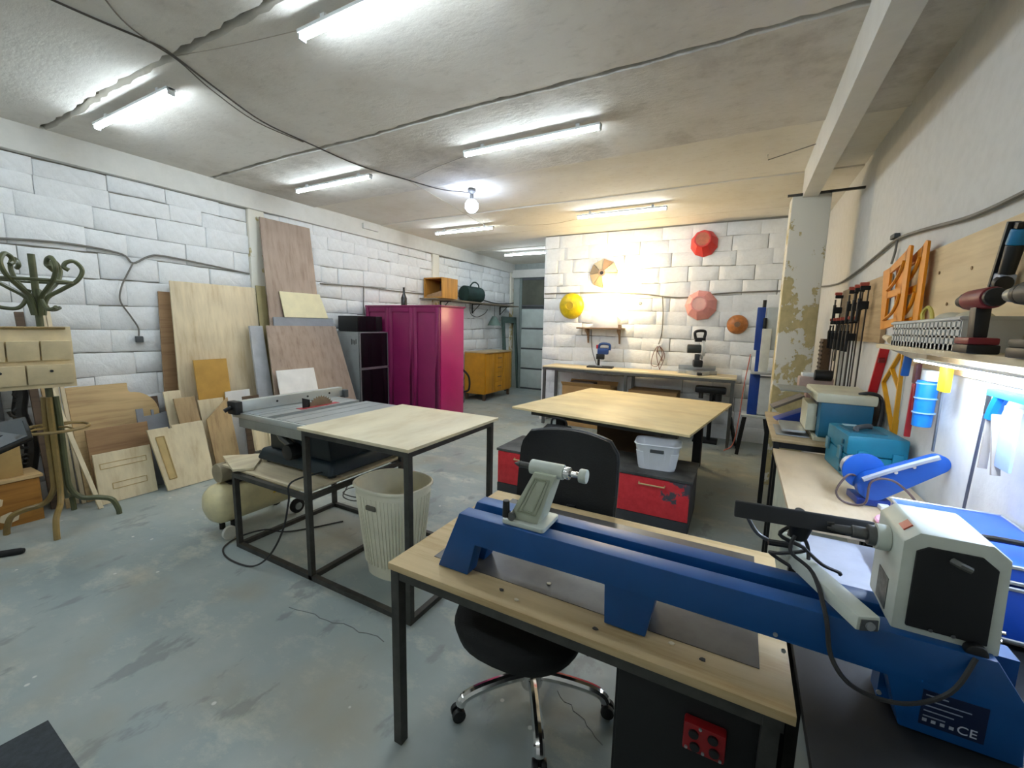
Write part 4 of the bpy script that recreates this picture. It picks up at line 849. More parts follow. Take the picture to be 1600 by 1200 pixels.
bd = [i for i in range(nu+1)]+[j*(nu+1)+nu for j in range(1, nv+1)]+[nv*(nu+1)+i for i in range(nu-1, -1, -1)]+[j*(nu+1) for j in range(nv-1, 0, -1)]
for k in range(len(bd)): fs.append((bd[k], n1+bd[k], n1+bd[(k+1) % len(bd)], bd[(k+1) % len(bd)]))
MB().add(vs, fs).build('backrest', plain('#101213', .42, 0, .12, 18, .3), t, ang=70)
MB().tube([vs[n1+b_] for b_ in bd], .007, 6, True).build('back_piping', plain('#2a2c2c', .3), t)
# ------------------------------------------------------------------ lathe table
t = thing('lathe_table', 'wood-edged table on dark steel legs carrying the blue lathe', 'table', (-1.06, 1.05, 0)); W_, D_ = 1.24, .79
MB().box(0, W_, 0, D_, .715, .74).build('top', wood('#c9b083', '#b0925f', 'x', 2.2), t, bev=.002)
MB().box(.12, W_-.07, .115, D_-.06, .740, .7425).build('grey_sheet', plain('#55514b', .28, 0, .16, 7), t)
for y in (.022, D_-.022): MB().box(.045, W_-.02, y-.015, y+.015, .68, .715).build('apron', STEEL, t)
for x in (.03, W_-.03): MB().box(x-.015, x+.015, .04, D_-.04, .68, .715).build('apron', STEEL, t)
for x in (.028, W_-.045):
    for y in (.022, D_-.022): MB().box(x-.018, x+.018, y-.018, y+.018, 0, .715).build('leg', STEEL, t)
t = thing('pedestal', 'black cabinet standing under the lathe table', 'cabinet', (-.24, 1.12, 0))
MB().box(0, .38, 0, .5, .0, .665).build('body', BLACKM, t, bev=.004); MB().box(.01, .37, -.012, 0, .03, .64).build('door', plain('#0a0a0b', .6, 0, .05), t, bev=.003)
t = thing('switch_box', 'small red switch box fixed on the black cabinet under the table', 'switch box', (-.0, 1.106, .55), 0)
MB().box(-.05, .05, -.03, 0, -.04, .04).build('case', plain('#8f1418', .4), t, bev=.006)
for x, z in ((-.025, .015), (.02, .02), (-.02, -.02), (.025, -.015)): MB().cyl((x, -.03, z), (x, -.036, z), .012, n=12).build('socket', BLACK, t)
for x, z in ((-.04, -.03), (.0, -.03), (.04, -.03), (-.01, .035)): MB().cyl((x, -.03, z), (x, -.034, z), .004, n=8).build('screw', ALU, t)
t = thing('black_table', 'dark grey topped table beside the wood-edged lathe table', 'table', (.19, .55, 0))
MB().box(.002, .655, 0, 1.06, .722, .748).build('top', plain('#1c1e1f', .55, 0, .12, 12), t, bev=.003)
for x in (.03, .63):
    for y in (.03, 1.03): MB().box(x-.02, x+.02, y-.02, y+.02, 0, .722).build('leg', BLACKM, t)
MB().box(.05, .61, .02, .035, .12, .722).build('front_panel', BLACKM, t)
# ------------------------------------------------------------------ the lathe
t = thing('wood_lathe', 'blue wood-turning lathe with light grey headstock and tailstock', 'lathe', (0, 1.14, .74))
def zp(poly, y0, y1, mat, name, bev=.004): return MB().prism(poly, frame((0, y0, 0), (1, 0, 0), (0, 0, 1)), -(y1-y0)).build(name, mat, t, bev=bev)
BEDP = [(-.80, .22), (-.89, .003), (-.765, .003), (-.735, .12), (-.29, .125), (-.285, .006), (-.168, .006), (-.148, .125), (.34, .12), (.37, .012), (.56, .012), (.55, .14), (.50, .22)]
zp(BEDP, -.015, .045, LBLUE, 'front_rail'); zp(BEDP, .095, .155, LBLUE, 'rear_rail')
for x0, x1 in ((-.80, -.76), (-.26, -.2), (.15, .19)): MB().box(x0, x1, .04, .10, .13, .17).build('cross_tie', LBLUE, t)
MB().box(.345, .555, .045, .095, .02, .2).build('head_base', LBLUE, t)
for x in (-.8, -.85, -.3): pass
# headstock with door
hs = [(.34, .215), (.34, .42), (.365, .445), (.475, .445), (.505, .42), (.51, .215)]
h = zp(hs, .01, .19, LGREY, 'headstock', .006)
dp = [(.362, .235), (.362, .405), (.38, .418), (.462, .418), (.486, .398), (.488, .235)]
d = MB().prism(dp, frame((0, .004, 0), (1, 0, 0), (0, 0, 1)), -.008).build('headstock_door', BLACKM, h, bev=.002)
MB().tube([(.415, .0, .402), (.425, -.012, .400), (.44, -.014, .395)], .007, 8).build('door_latch', plain('#55564f', .4), h)
for x in (.40, .435): MB().cyl((x, .002, .241), (x, -.002, .241), .004, n=10).build('door_screw', CHROME, h)
MB().box(.342, .36, .045, .10, .425, .4285).build('switch', plain('#c34a2c', .4), h, bev=.001) if False else MB().prism([(0, 0), (.032, 0), (.032, .02), (0, .02)], frame((.3475, .05, .4315), (0, 1, 0), (.7, 0, .7)), .004).build('switch', plain('#b5462e', .4), h)
MB().prism([(0, 0), (.07, 0), (.07, .075), (0, .075)], frame((.3385, .06, .23), (0, 1, 0), (0, 0, 1)), .002).build('spec_plate', plain('#5c6058', .4, 0, .3, 60), h)
MB().cyl((.47, .008, .222), (.47, -.012, .222), .018, n=16).build('cable_gland', BLACK, h, bev=.004)
s_ = MB().cyl((.34, .10, .385), (.315, .10, .385), .03, n=18); s_.build('spindle_flange', LGREY, h, bev=.004)
MB().cyl((.315, .10, .385), (.30, .10, .385), .024, n=16).cyl((.30, .10, .385), (.27, .10, .385), .015, n=14).cyl((.27, .10, .385), (.23, .10, .385), .012, .009, n=12).build('spindle', STEELG, h, bev=.002)
for k in range(4): MB().tube([(.236, .10+.011*math.cos(k*PI/2), .385+.011*math.sin(k*PI/2)), (.222, .10+.009*math.cos(k*PI/2), .385+.009*math.sin(k*PI/2))], .004, 6).build('drive_spur', STEEL, h)
for x, z in ((.13, .135), (.15, .1), (.33, .075)): MB().cyl((x, -.015, z), (x, -.019, z), .005, n=8).build('bolt', ALU, t)
for x, z in ((.512, .23), (.515, .25)): MB().cyl((x, .05, z), (x+.014, .05, z), .004, n=8).build('bolt', CHROME, t)
# label on the base: flat print
pl = MB().box(.40, .50, -.0166, -.0150, .035, .115).build('label_plate', plain('#0c1c3c', .4), t)
for k in range(5): MB().box(.405, .44+.012*((k*3) % 4), -.0172, -.0166, .104-k*.012, .1065-k*.012).build('print_line', plain('#8e98a8', .5, 0, 0), pl)
for k in range(4): MB().box(.405+.014*k, .412+.014*k, -.0172, -.0166, .044, .051).build('print_mark', plain('#aab2be', .5, 0, 0), pl)
cu = bpy.data.curves.new('ce_mark', 'FONT'); cu.body = 'CE'; cu.size = .026; cu.extrude = .0003
co = bpy.data.objects.new('ce_tmp', cu); COL.objects.link(co); bpy.context.view_layer.update()
me = bpy.data.meshes.new_from_object(co.evaluated_get(bpy.context.evaluated_depsgraph_get())); bpy.data.objects.remove(co)
ce_o = bpy.data.objects.new('ce_mark', me); COL.objects.link(ce_o); me.materials.append(plain('#c5ccd6', .5, 0, 0)); ce_o.parent = pl; ce_o.location = (.458, -.0170, .042); ce_o.rotation_euler = (RAD(90), 0, 0)
# tailstock
ts = MB().prism(rrect(.15, .13, .012), Matrix.Translation((-.565, .06, .221)), .014).build('tailstock_base', LGREY, t, bev=.003)
p0 = [(-.625, .015, .235), (-.52, .015, .235), (-.52, .105, .235), (-.625, .105, .235)]; p1 = [(-.545, .03, .40), (-.47, .03, .40), (-.47, .10, .40), (-.545, .10, .40)]
b_ = MB().hexa(p0, p1).build('tailstock_body', plain('#b4b9a3', .45, 0, .06), t, bev=.006)
f2 = lambda u, v: Vector((-.625+.105*u, .015, .235)).lerp(Vector((-.545+.075*u, .03, .40)), v)+Vector((0, -.0015, 0))
for e in (.18, .3):
    c4 = [f2(e, .12+e*.3), f2(1-e, .12+e*.3), f2(1-e, .95-e*.3), f2(e, .95-e*.3)]; mb = MB()
    for k in range(4): mb.bar(c4[k], c4[(k+1) % 4], .004, .003, up=(0, 1, 0))
    mb.build('cast_rib', plain('#a3a88f', .5), b_)
q_ = MB().cyl((-.57, .065, .405), (-.455, .065, .405), .024, n=20).build('quill_barrel', LGREY, t, bev=.004)
MB().cyl((-.61, .065, .405), (-.57, .065, .405), .010, n=12).cyl((-.632, .065, .405), (-.61, .065, .405), .002, .012, n=12).build('live_centre', STEEL, q_)
MB().cyl((-.455, .065, .405), (-.435, .065, .405), .02, n=16).cyl((-.435, .065, .405), (-.405, .065, .405), .01, n=12).build('quill_screw', CHROME, q_, bev=.003); MB().cyl((-.405, .065, .405), (-.38, .065, .405), .022, n=16).build('hand_wheel', LGREY, q_, bev=.005)
MB().cyl((-.625, .0, .245), (-.625, .0, .30), .013, .011, n=12).build('clamp_lever', BLACK, t, bev=.004); MB().cyl((-.605, .005, .25), (-.605, -.005, .25), .014, n=12).build('clamp_nut', STEELG, t)
# banjo and tool rest
mb = MB(); A_ = Vector((.165, .20, .235)); B_ = Vector((.285, -.06, .235)); dr = (B_-A_).normalized(); sd = Vector((-dr.y, dr.x, 0))*.024; sd2 = sd.copy()
mb.hexa([A_-sd, A_+sd, B_+sd, B_-sd], [v+Vector((0, 0, .032)) for v in (A_-sd*.95, A_+sd*.95, B_+sd*.95, B_-sd*.95)]); bj = mb.build('banjo', LGREY, t, bev=.004)
mb = MB(); mb.hexa([B_-sd*.75+dr*.001+Vector((0, 0, .002)), B_+sd*.75+dr*.001+Vector((0, 0, .002)), B_+sd*.75+dr*.003+Vector((0, 0, .002)), B_-sd*.75+dr*.003+Vector((0, 0, .002))], [v+Vector((0, 0, .026)) for v in (B_-sd*.7+dr*.001, B_+sd*.7+dr*.001, B_+sd*.7+dr*.003, B_-sd*.7+dr*.003)]); mb.build('banjo_slot', DGREY, bj)
MB().cyl(B_+dr*.003+Vector((0, 0, .014)), B_+dr*.008+Vector((0, 0, .014)), .009, n=12).build('slot_bolt', ALU, bj)
pc = Vector((.165, .19, .25)); MB().cyl(pc, pc+Vector((0, 0, .055)), .026, .022, n=18).build('post_socket', LGREY, bj, bev=.004)
MB().cyl(pc+Vector((0, 0, .05)), pc+Vector((.008, -.03, .14)), .012, n=14).build('post', STEELG, bj)
MB().tube([pc+Vector((0, -.02, .035)), pc+Vector((-.055, -.03, .035))], .009, 8).build('lock_handle', BLACK, bj)
MB().tube(smooth_path([pc+Vector((-.03, 0, .02)), pc+Vector((-.08, .0, .04)), pc+Vector((-.11, 0, .085))]), .006, 8).build('cam_lever', STEELG, bj)
MB().hexa([(.02, .07, .372), (.32, .10, .372), (.32, .122, .372), (.02, .092, .372)], [(.02, .10, .405), (.32, .13, .405), (.32, .14, .405), (.02, .11, .405)]).build('tool_rest', BLACKM, t, bev=.004)
MB().cyl((.172, .135, .33), (.172, .115, .385), .02, .03, n=14).build('rest_neck', BLACKM, t)
cb = [Vector((.17, .15, .36)), Vector((.13, .12, .33)), Vector((.19, .13, .30)), Vector((.14, .14, .27)), Vector((.12, .18, .245)), Vector((.19, .13, .24)), Vector((.20, .16, .29)), Vector((.17, .12, .345)), Vector((.155, .1, .30)), Vector((.2, .06, .275)), Vector((.22, -.02, .22)), Vector((.235, -.045, .14)), Vector((.28, -.05, .09)), Vector((.36, -.05, .09)), Vector((.43, -.04, .14)), Vector((.468, -.014, .215))]
MB().tube(smooth_path(cb, 6), .005, 6).build('lathe_cord', CABLE, t)
MB().tube(smooth_path([(.19, .13, .30), (.23, .14, .265), (.27, .16, .245), (.275, .17, .235)], 5), .0045, 6).build('cord_end', CABLE, t)
for k, (x, y) in enumerate(((-.62, 1.11), (-.555, 1.09), (-.30, 1.09), (-.1, 1.14), (-.02, 1.12), (-.5, 1.22))):
    o = MB().prism([(.008*math.cos(a)*(1+.3*math.sin(a*3+k)), .006*math.sin(a)) for a in [2*PI*j/7 for j in range(7)]], Matrix.Translation((x, y, .7445)), .003).build('wood_chip', plain('#d9cdb0' if k % 2 else '#3c3a36', .7), loc=(x, y, .7445)); tag(o, ('tiny pale wood chip lying on the lathe table' if k % 2 else 'tiny dark wood chip lying on the lathe table'), 'wood chip', 'wood chips on the lathe table' if k % 2 else 'dark chips on the lathe table')
# ------------------------------------------------------------------ benches along the right wall
t = thing('far_bench', 'higher wooden bench beside the peeling column', 'workbench', (.24, 3.36, 0))
MB().box(0, .60, 0, 1.12, .842, .862).build('top', wood('#bda883', '#a18a62', 'x', 2.), t, bev=.002)
for x in (.03, .57):
    for y in (.03, 1.08): MB().box(x-.018, x+.018, y-.018, y+.018, 0, .842).build('leg', BLACKM, t)
for y in (.03, 1.08): MB().box(.05, .55, y-.015, y+.015, .80, .842).build('apron', BLACKM, t)
for x in (.03, .57): MB().box(x-.015, x+.015, .05, 1.06, .80, .842).build('apron', BLACKM, t)
t = thing('near_bench', 'lower wooden bench top carrying the teal toolbox', 'workbench', (.25, 2.06, 0))
MB().box(0, .59, 0, 1.28, .775, .80).build('top', wood((206, 186, 154), (190, 165, 128), 'y', 2.6, .4, 3), t, bev=.002)
for x in (.03, .56):
    for y in (.03, 1.24): MB().box(x-.02, x+.02, y-.02, y+.02, 0, .775).build('leg', BLACKM, t)
MB().box(.025, .04, .05, 1.2, .05, .70).build('side_panel', plain('#b9bfae', .5, 0, .06), t)
t = thing('grey_table', 'pale grey laminate table between the wooden bench and the lathe', 'table', (.24, 1.63, 0))
MB().box(0, .60, 0, .42, .74, .765).build('top', plain('#a9adb8', .35, 0, .06), t, bev=.002)
for x in (.03, .57):
    for y in (.03, .39): MB().box(x-.02, x+.02, y-.02, y+.02, 0, .74).build('leg', STEEL, t)
# planer
PCR = plain('#cfcdb3', .45, 0, .05); PTEAL = plain('#0c6180', .45, 0, .05)
t = thing('thickness_planer', 'teal and cream thickness planer on the higher bench', 'planer', (.50, 3.42, .863))
MB().box(-.02, .28, .02, .50, 0, .03).build('base', PCR, t, bev=.006); MB().box(.0, .275, .0, .02, .04, .27).build('near_cover', PTEAL, t, bev=.006)
MB().box(.0, .275, .02, .12, .03, .27).build('near_column', PTEAL, t, bev=.006); MB().box(.0, .275, .42, .52, .03, .27).build('far_column', PTEAL, t, bev=.006)
MB().box(-.03, .29, -.015, .54, .27, .335).build('top_cover', PCR, t, bev=.014); MB().box(-.01, .28, .12, .42, .15, .27).build('cutter_head', DGREY, t, bev=.006)
MB().box(-.06, -.0, .12, .42, .05, .24).build('feed_plate', PCR, t, bev=.006)
MB().tube(smooth_path([(.20, .05, .335), (.25, .03, .35), (.30, .02, .33), (.315, .0, .25), (.305, -.02, .15)]), .012, 8).build('cord_handle', BLACK, t)
MB().box(-.20, -.06, .06, .42, .035, .05).build('infeed_table', ALU, t, bev=.003)
MB().box(-.23, -.05, .10, .44, .315, .325).build('dust_hood', plain('#8d8f84', .5), t, bev=.003)
t = thing('blue_stand', 'small blue stand with a tilted screen beside the teal planer', 'stand', (.38, 4.08, .863), .1)
MB().prism([(-.08, 0), (.12, 0), (.12, .10)], frame((0, 0, 0), (1, 0, 0), (0, 0, 1)), -.16).build('wedge', plain('#1b3f9b', .4), t, bev=.004)
M = frame((-.1, -.0, .09), (1, 0, .55), (0, 1, 0)); MB().prism([(0, .0), (.24, .0), (.24, .16), (0, .16)], M, .02).build('tilted_plate', plain('#6b6259', .4), t, bev=.004)
o = MB().box(.27, .47, 3.50, 3.86, .864, .872).build('steel_plate', ALU, bev=.001, loc=(.37, 3.68, .864)); tag(o, 'flat bright metal plate lying before the planer', 'metal plate')
t = thing('small_grinder', 'small old pinkish hand grinder on the higher bench behind the planer', 'grinder', (.57, 4.33, .863))
MB().box(-.06, .06, -.06, .06, 0, .26).build('block', plain('#9c7f74', .6), t, bev=.012); MB().box(-.12, .12, -.07, .07, .26, .36).build('body', plain('#b59d92', .6), t, bev=.02); MB().cyl((-.02, -.08, .38), (.1, -.08, .38), .045, n=14).build('motor', BLACK, t, bev=.008); MB().box(-.1, .1, -.05, .05, .36, .39).build('cap', WHITEP, t, bev=.005)
# teal toolbox
t = thing('toolbox', 'teal plastic tool case with carry handle on the lower bench', 'toolbox', (.555, 2.86, .801), RAD(6))
MB().box(0, .27, 0, .36, 0, .13).build('lower_shell', TEAL, t, bev=.012); MB().box(.0, .27, 0, .36, .132, .24).build('upper_shell', TEAL, t, bev=.014)
MB().box(.03, .20, .08, .28, .238, .244).build('lid_recess', plain('#0c5a70', .45), t, bev=.004)
MB().tube(smooth_path([(.07, .12, .243), (.075, .13, .262), (.16, .22, .262), (.165, .235, .243)]), .014, 8).build('handle', DGREY, t)
for k in range(5): MB().box(-.008, .0, .05, .07, .02+k*.04, .045+k*.04).build('rib', plain('#0b4f63', .5), t, bev=.002)
for y in (.06, .28): MB().box(-.012, .0, y, y+.05, .09, .16).build('latch', plain('#4d8596', .4), t, bev=.003)
for x in (.05, .2): MB().box(x, x+.045, -.012, 0, .09, .16).build('latch', TEAL, t, bev=.003)
MB().box(.06, .13, .27, .33, .2405, .2445).build('sticker', plain('#9fc0cc', .5), t)
# blue sander with arm
t = thing('belt_sander', 'blue bench sander with a slanted belt arm on the lower bench', 'sander', (.585, 2.50, .801), RAD(8))
MB().box(-.06, .07, -.06, .07, 0, .035).build('base', plain('#17337e', .4), t, bev=.008); MB().box(-.03, .03, -.02, .05, .03, .12).build('post', plain('#17337e', .4), t, bev=.008)
MB().cyl((-.03, .12, .14), (-.03, .0, .14), .055, n=22).build('motor', plain('#b9c2cf', .4, .3), t, bev=.008)
mb = MB(); mb.cyl((-.03, -.0, .15), (-.03, -.012, .15), .085, n=32); mb.build('disc_guard', BLUE, t, bev=.003)
def stadium(L, r, k=12): return [(r*math.cos(RAD(90+180*i/k)), r*math.sin(RAD(90+180*i/k))) for i in range(k+1)]+[(L+r*.62*math.cos(RAD(-90+180*i/k)), r*.62*math.sin(RAD(-90+180*i/k))) for i in range(k+1)]
M = frame((.0, -.06, .095), (.85, 0, .53), (-.53, 0, .85)); MB().prism(stadium(.255, .066), M, -.045).build('arm_housing', BLUE, t, bev=.004) 
M2 = frame((.0, -.064, .095), (.85, 0, .53), (-.53, 0, .85)); MB().tube([M2 @ Vector((x, y+.001, .025)) for x, y in [(-.03, .062), (.08, .058), (.2, .049), (.26, .043)]], .012, 6).build('abrasive_belt', plain('#9aa0a6', .7), t)
for k in range(3): p = M2 @ Vector((.03+.07*k, .035-.012*k*.3, 0)); MB().cyl(p+Vector((0, -.001, 0)), p+Vector((0, .006, 0)), .0075, n=10).build('bolt', CHROME, t)
MB().tube(smooth_path([(-.05, .0, .12), (-.1, -.04, .13), (-.14, -.05, .05), (-.11, -.07, .008), (-.04, -.09, .02), (-.03, -.10, .13), (.04, -.115, .15), (.12, -.12, .08), (.15, -.12, .012)], 6), .005, 6).build('cord', plain('#5a4a48', .5), t)
MB().box(.02, .06, -.10, -.05, .0, .02).build('plug', WHITEP, t, bev=.004)
# blue case and pink lid
t = thing('flight_case', 'blue hard case with silver edges and black handle by the right wall', 'case', (.54, 1.575, .770))
CB1 = plain('#1c55c8', .35, 0, .03)
MB().box(.005, .295, .005, .445, 0, .155).build('lower_body', CB1, t, bev=.006); MB().box(.005, .295, .005, .445, .16, .215).build('lid', CB1, t, bev=.006)
for z in (.0, .148, .166, .21):
    mb = MB(); mb.tube([(.003, .003, z+.003), (.297, .003, z+.003), (.297, .447, z+.003), (.003, .447, z+.003)], .006, 6, True); mb.build('edge_trim', ALU, t)
MB().tube(smooth_path([(.10, .09, .218), (.10, .09, .243), (.13, .10, .248), (.22, .10, .248), (.25, .09, .243), (.25, .09, .218)], 4), .009, 8).build('handle', BLACKG, t)
MB().tube(smooth_path([(.06, .30, .218), (.08, .30, .232), (.12, .30, .218)], 4), .005, 6).build('wire_loop', STEEL, t)
for x in (.08, .2): MB().box(x, x+.04, -.006, .004, .13, .19).build('latch', CHROME, t, bev=.003)
o = MB().lathe([(.0001, 0), (.075, 0), (.08, .012), (.075, .02), (.0001, .018)], 24).build('pink_lid', plain('#e7a9c4', .4, 0, .02)); o.location = (.64, 2.24, .801); tag(o, 'pale pink round lid lying on the lower bench', 'lid')
# ------------------------------------------------------------------ things on the right wall
o = MB().box(XR-.032, XR-.004, 3.72, 5.18, 1.53, 1.99).build('clamp_board', wood('#b3976e', '#94784f', 'y', 2), bev=.003, loc=(XR-.02, 4.4, 1.7)); tag(o, 'wooden board on the right wall where the clamps hang', 'board')
CG = 'bar clamps hanging on the clamp board'
def clamp(y, zt, L, label, lean_=0.):
    t = thing('bar_clamp', label, 'clamp', (XR-.06, y, zt), 0, CG); t.rotation_euler = (lean_, 0, 0)
    MB().box(-.004, .004, -.008, .008, -L, .0).build('bar', plain('#4a4642', .4, .7), t)
    MB().box(-.05, .010, -.011, .011, -.03, 0).build('fixed_jaw', BLACKM, t, bev=.004)
    MB().box(-.055, .012, -.014, .014, -.17, -.11).build('sliding_jaw', BLACKM, t, bev=.006)
    MB().cyl((-.045, 0, -.26), (-.045, 0, -.09), .013, n=10).build('handle', BLACK, t, bev=.003); MB().cyl((-.045, 0, -.09), (-.045, 0, -.04), .007, n=8).build('screw', STEEL, t)
    MB().box(-.055, .0, -.012, .012, .0, .026).build('end_cap', plain('#b5503f', .5), t, bev=.005)
for y, lab in ((5.02, 'black bar clamp hanging alone at the top of the clamp board'), (4.42, 'black bar clamp with red end, first of the close top three'), (4.22, 'black bar clamp with red end, middle of the close top three'), (4.05, 'black bar clamp with red end, last of the close top three beside the orange template')):
    clamp(y, 1.94, .62 if y > 4.8 else .95, lab, RAD(2))
lows = [(5.12, .62), (4.97, .74), (4.80, .78), (4.62, .84), (4.46, .8), (4.32, .7)]
for k, (y, L) in enumerate(lows): clamp(y, 1.70, L, ('black bar clamp in the lower row of the clamp board, %s from the column' % ('first', 'second', 'third', 'fourth', 'fifth', 'sixth')[k]), RAD(1.5))
o = MB().box(.77, XR-.005, 5.62, 5.82, .863+.22, 1.52).build('ribbed_holder', DARKW, bev=.004, loc=(.82, 5.72, 1.1)); tag(o, 'dark ribbed wooden holder hung on the wall behind the column', 'holder')
for k in range(9): q = MB().box(-.056, -.048, -.1, .1, .01+k*.045, .03+k*.045).build('rib', plain('#30241a', .6), o)
q = MB().tube([(.0, 0, .41), (.0, .02, .5), (.02, -.02, .56)], .005, 6).build('hanging_wire', STEEL, o)
# plywood board and shelf
o = MB().box(XR-.016, XR-.003, 1.15, 3.30, 1.545, 2.03).build('plywood_board', wood('#dcc59a', '#c9ae80', 'y', 1.4), bev=.001, loc=(XR-.01, 2.2, 1.8)); tag(o, 'pale plywood board fixed on the right wall above the tool shelf', 'board')
for (y, z) in ((2.9, 1.9), (2.55, 1.88), (2.3, 1.75), (2.75, 1.74)): MB().cyl((-.010, y-2.2, z-1.8), (-.0075, y-2.2, z-1.8), .008, n=8).build('knot', plain('#8d6a40', .6), o)
t = thing('tool_shelf', 'plywood shelf on the right wall holding drills and a basket', 'shelf', (XR-.005, 2.0, 1.50))
MB().box(-.20, 0, -.9, .98, .018, .040).build('board', PLY, t, bev=.002); MB().box(-.015, 0, -.9, 1.2, -.075, .018).build('cleat', wood('#dcc397', '#c8ac7c', 'y', 2), t)
for y in (-.75, .9): MB().prism([(0, 0), (-.15, 0), (0, -.07)], frame((-.016, y, .017), (1, 0, 0), (0, 0, 1)), .018).build('bracket', PALE, t)
# orange template
def frame_x(x, y, z): return frame((x, y, z), (0, -1, 0), (0, 0, 1))
for k, (dx, lab) in enumerate(((0, 'front orange plastic template with curved cut-outs'), (.032, 'second orange plastic template hidden behind the front one'))):
    t = thing('orange_template', lab, 'template', (.765+dx, 3.50-dx*4, 1.62), 0, 'orange templates above the basket')
    M = frame_x(0, 0, 0); e = .035
    outer = [(0, 0), (.40, .03), (.38, .45), (.35, .46), (.22, .40), (-.10, .38), (-.08, .3)]
    mb = MB()
    for a, b_ in zip(outer, outer[1:]+outer[:1]): mb.bar(M @ Vector((*a, 0)), M @ Vector((*b_, 0)), .012, .035, up=(0, -1, .3))
    mb = MB()
    for poly in ([(0, 0), (.07, .0), (.05, .38), (-.1, .37), (-.08, .30)], [(.31, .025), (.40, .03), (.38, .45), (.35, .46), (.31, .44)], [(.06, 0), (.32, .03), (.32, .07), (.06, .05)], [(.05, .19), (.32, .2), (.32, .24), (.05, .23)], [(.04, .34), (.32, .38), (.32, .44), (.04, .38)]): mb.prism(poly, M, -.012)
    mb.build('plate', ORANGE, t)
    MB().tube(smooth_path([M @ Vector((x, y, .004)) for x, y in ((.07, .06), (.2, .09), (.28, .14), (.31, .2))], 5), .009, 6).build('curved_rib', ORANGE, t); MB().tube(smooth_path([M @ Vector((x, y, .004)) for x, y in ((.06, .24), (.17, .27), (.26, .32), (.31, .38))], 5), .009, 6).build('curved_rib', ORANGE, t)
# grey basket with slots (real openings between bars)
GB = plain('#c6c8c4', .5, 0, .03); t = thing('slotted_basket', 'light grey slotted plastic basket on the tool shelf', 'basket', (.74, 2.42, 1.541))
L_, W2, H_ = .76, .15, .115
MB().box(-W2/2, W2/2, -L_/2, L_/2, 0, .008).build('floor', GB, t)
for x in (-W2/2, W2/2):
    mb = MB(); mb.box(x-.003, x+.003, -L_/2, L_/2, .0, .022).box(x-.003, x+.003, -L_/2, L_/2, .045, .053).box(x-.003, x+.003, -L_/2, L_/2, .076, .084).box(x-.003, x+.003, -L_/2, L_/2, .104, H_)
    for k in range(19): y = -L_/2+.02+k*(L_-.04)/18; mb.box(x-.003, x+.003, y-.0125, y+.0125, 0, H_)
    mb.build('side', GB, t)
for y in (-L_/2, L_/2): MB().box(-W2/2, W2/2, y-.003, y+.003, 0, H_).build('end', GB, t)
MB().tube([(-W2/2-.004, -L_/2-.004, H_), (W2/2, -L_/2-.004, H_), (W2/2, L_/2+.01, H_-.01), (-W2/2-.004, L_/2+.01, H_-.01)], .007, 6, True).build('rim', GB, t)
o = MB().prism(rrect(.125, .66, .02), Matrix.Translation((.74, 2.42, 1.551)), .075).build('dark_slot_fill', BLACKM, bev=.01, loc=(.74, 2.42, 1.551)); tag(o, 'made-up black block that darkens the slots of the grey basket', 'filler')  # invented dark block behind the slots, stands in for the shaded basket interior
for k, (y, m_, lab) in enumerate(((-.04, plain('#d3cdb8', .6), 'bundle of clear plastic bags in the grey basket'), (-.24, plain('#c7c0a6', .6), 'crumpled beige bag in the grey basket'))):
    o = MB().sphere((0, 0, .03), .03, 12, 8, (1.6, 2.6, 1)).build('plastic_bag', m_); o.location = (.74, 2.42+y, 1.628); tag(o, lab, 'bag')
o = MB().tube(smooth_path([(.74, 2.66, 1.63), (.73, 2.67, 1.69), (.74, 2.64, 1.72), (.75, 2.62, 1.68), (.74, 2.60, 1.63)]), .008, 6).build('yellow_loop', plain('#e2d36a', .5), loc=(.74, 2.63, 1.56)); tag(o, 'yellow looped strap sticking out of the grey basket', 'strap')
o = MB().cyl((.70, 2.95, 1.562), (.74, 3.25, 1.575), .02, .014, n=14).build('wooden_dowel', PALE, loc=(.72, 3.1, 1.56)); tag(o, 'turned wooden dowel lying beside the grey basket', 'dowel')
# drills
def drill(loc, rz, c1, label, nose):
    t = thing('cordless_drill', label, 'drill', loc, rz)
    MB().box(-.055, .065, -.038, .038, 0, .028).build('battery', BLACK, t, bev=.006); MB().box(-.055, .06, -.036, .036, .028, .05).build('battery_mount', c1, t, bev=.006)
    MB().hexa([(-.022, -.018, .045), (.03, -.018, .045), (.03, .018, .045), (-.022, .018, .045)], [(-.03, -.02, .15), (.022, -.02, .15), (.022, .02, .15), (-.03, .02, .15)]).build('grip', BLACK, t, bev=.01)
    MB().box(-.034, -.018, -.01, .01, .09, .14).build('trigger', c1, t, bev=.003)
    MB().cyl((-.085, 0, .172), (.075, 0, .172), .033, n=18).build('body', c1, t, bev=.008); MB().cyl((.075, 0, .172), (.095, 0, .172), .028, n=16).build('end_cap', BLACK, t, bev=.005)
    MB().cyl((-.115, 0, .172), (-.085, 0, .172), .028, .032, n=16).build('torque_ring', BLACK, t, bev=.003); MB().cyl((-.165, 0, .172), (-.115, 0, .172), .019, .024, n=16).build('chuck', nose, t, bev=.004)
drill((.66, 1.91, 1.541), RAD(-92), plain('#7d1f28', .45), 'dark red cordless drill standing on the tool shelf', BLACK)
drill((.665, 1.585, 1.541), RAD(-88), plain('#2f3330', .5), 'black cordless drill standing at the end of the tool shelf', plain('#9c9c92', .4, .5))
t = thing('multi_tool', 'black and blue oscillating tool hung upright on the plywood board', 'power tool', (.80, 2.19, 1.765)); t.rotation_euler = (RAD(16), 0, 0); t.scale = (.75, .75, .75)
MB().cyl((0, 0, .06), (0, 0, .20), .028, .032, n=14).build('body', BLACK, t, bev=.006); MB().cyl((0, 0, .20), (0, 0, .27), .034, .03, n=14).build('collar', plain('#1477a8', .4), t, bev=.006)
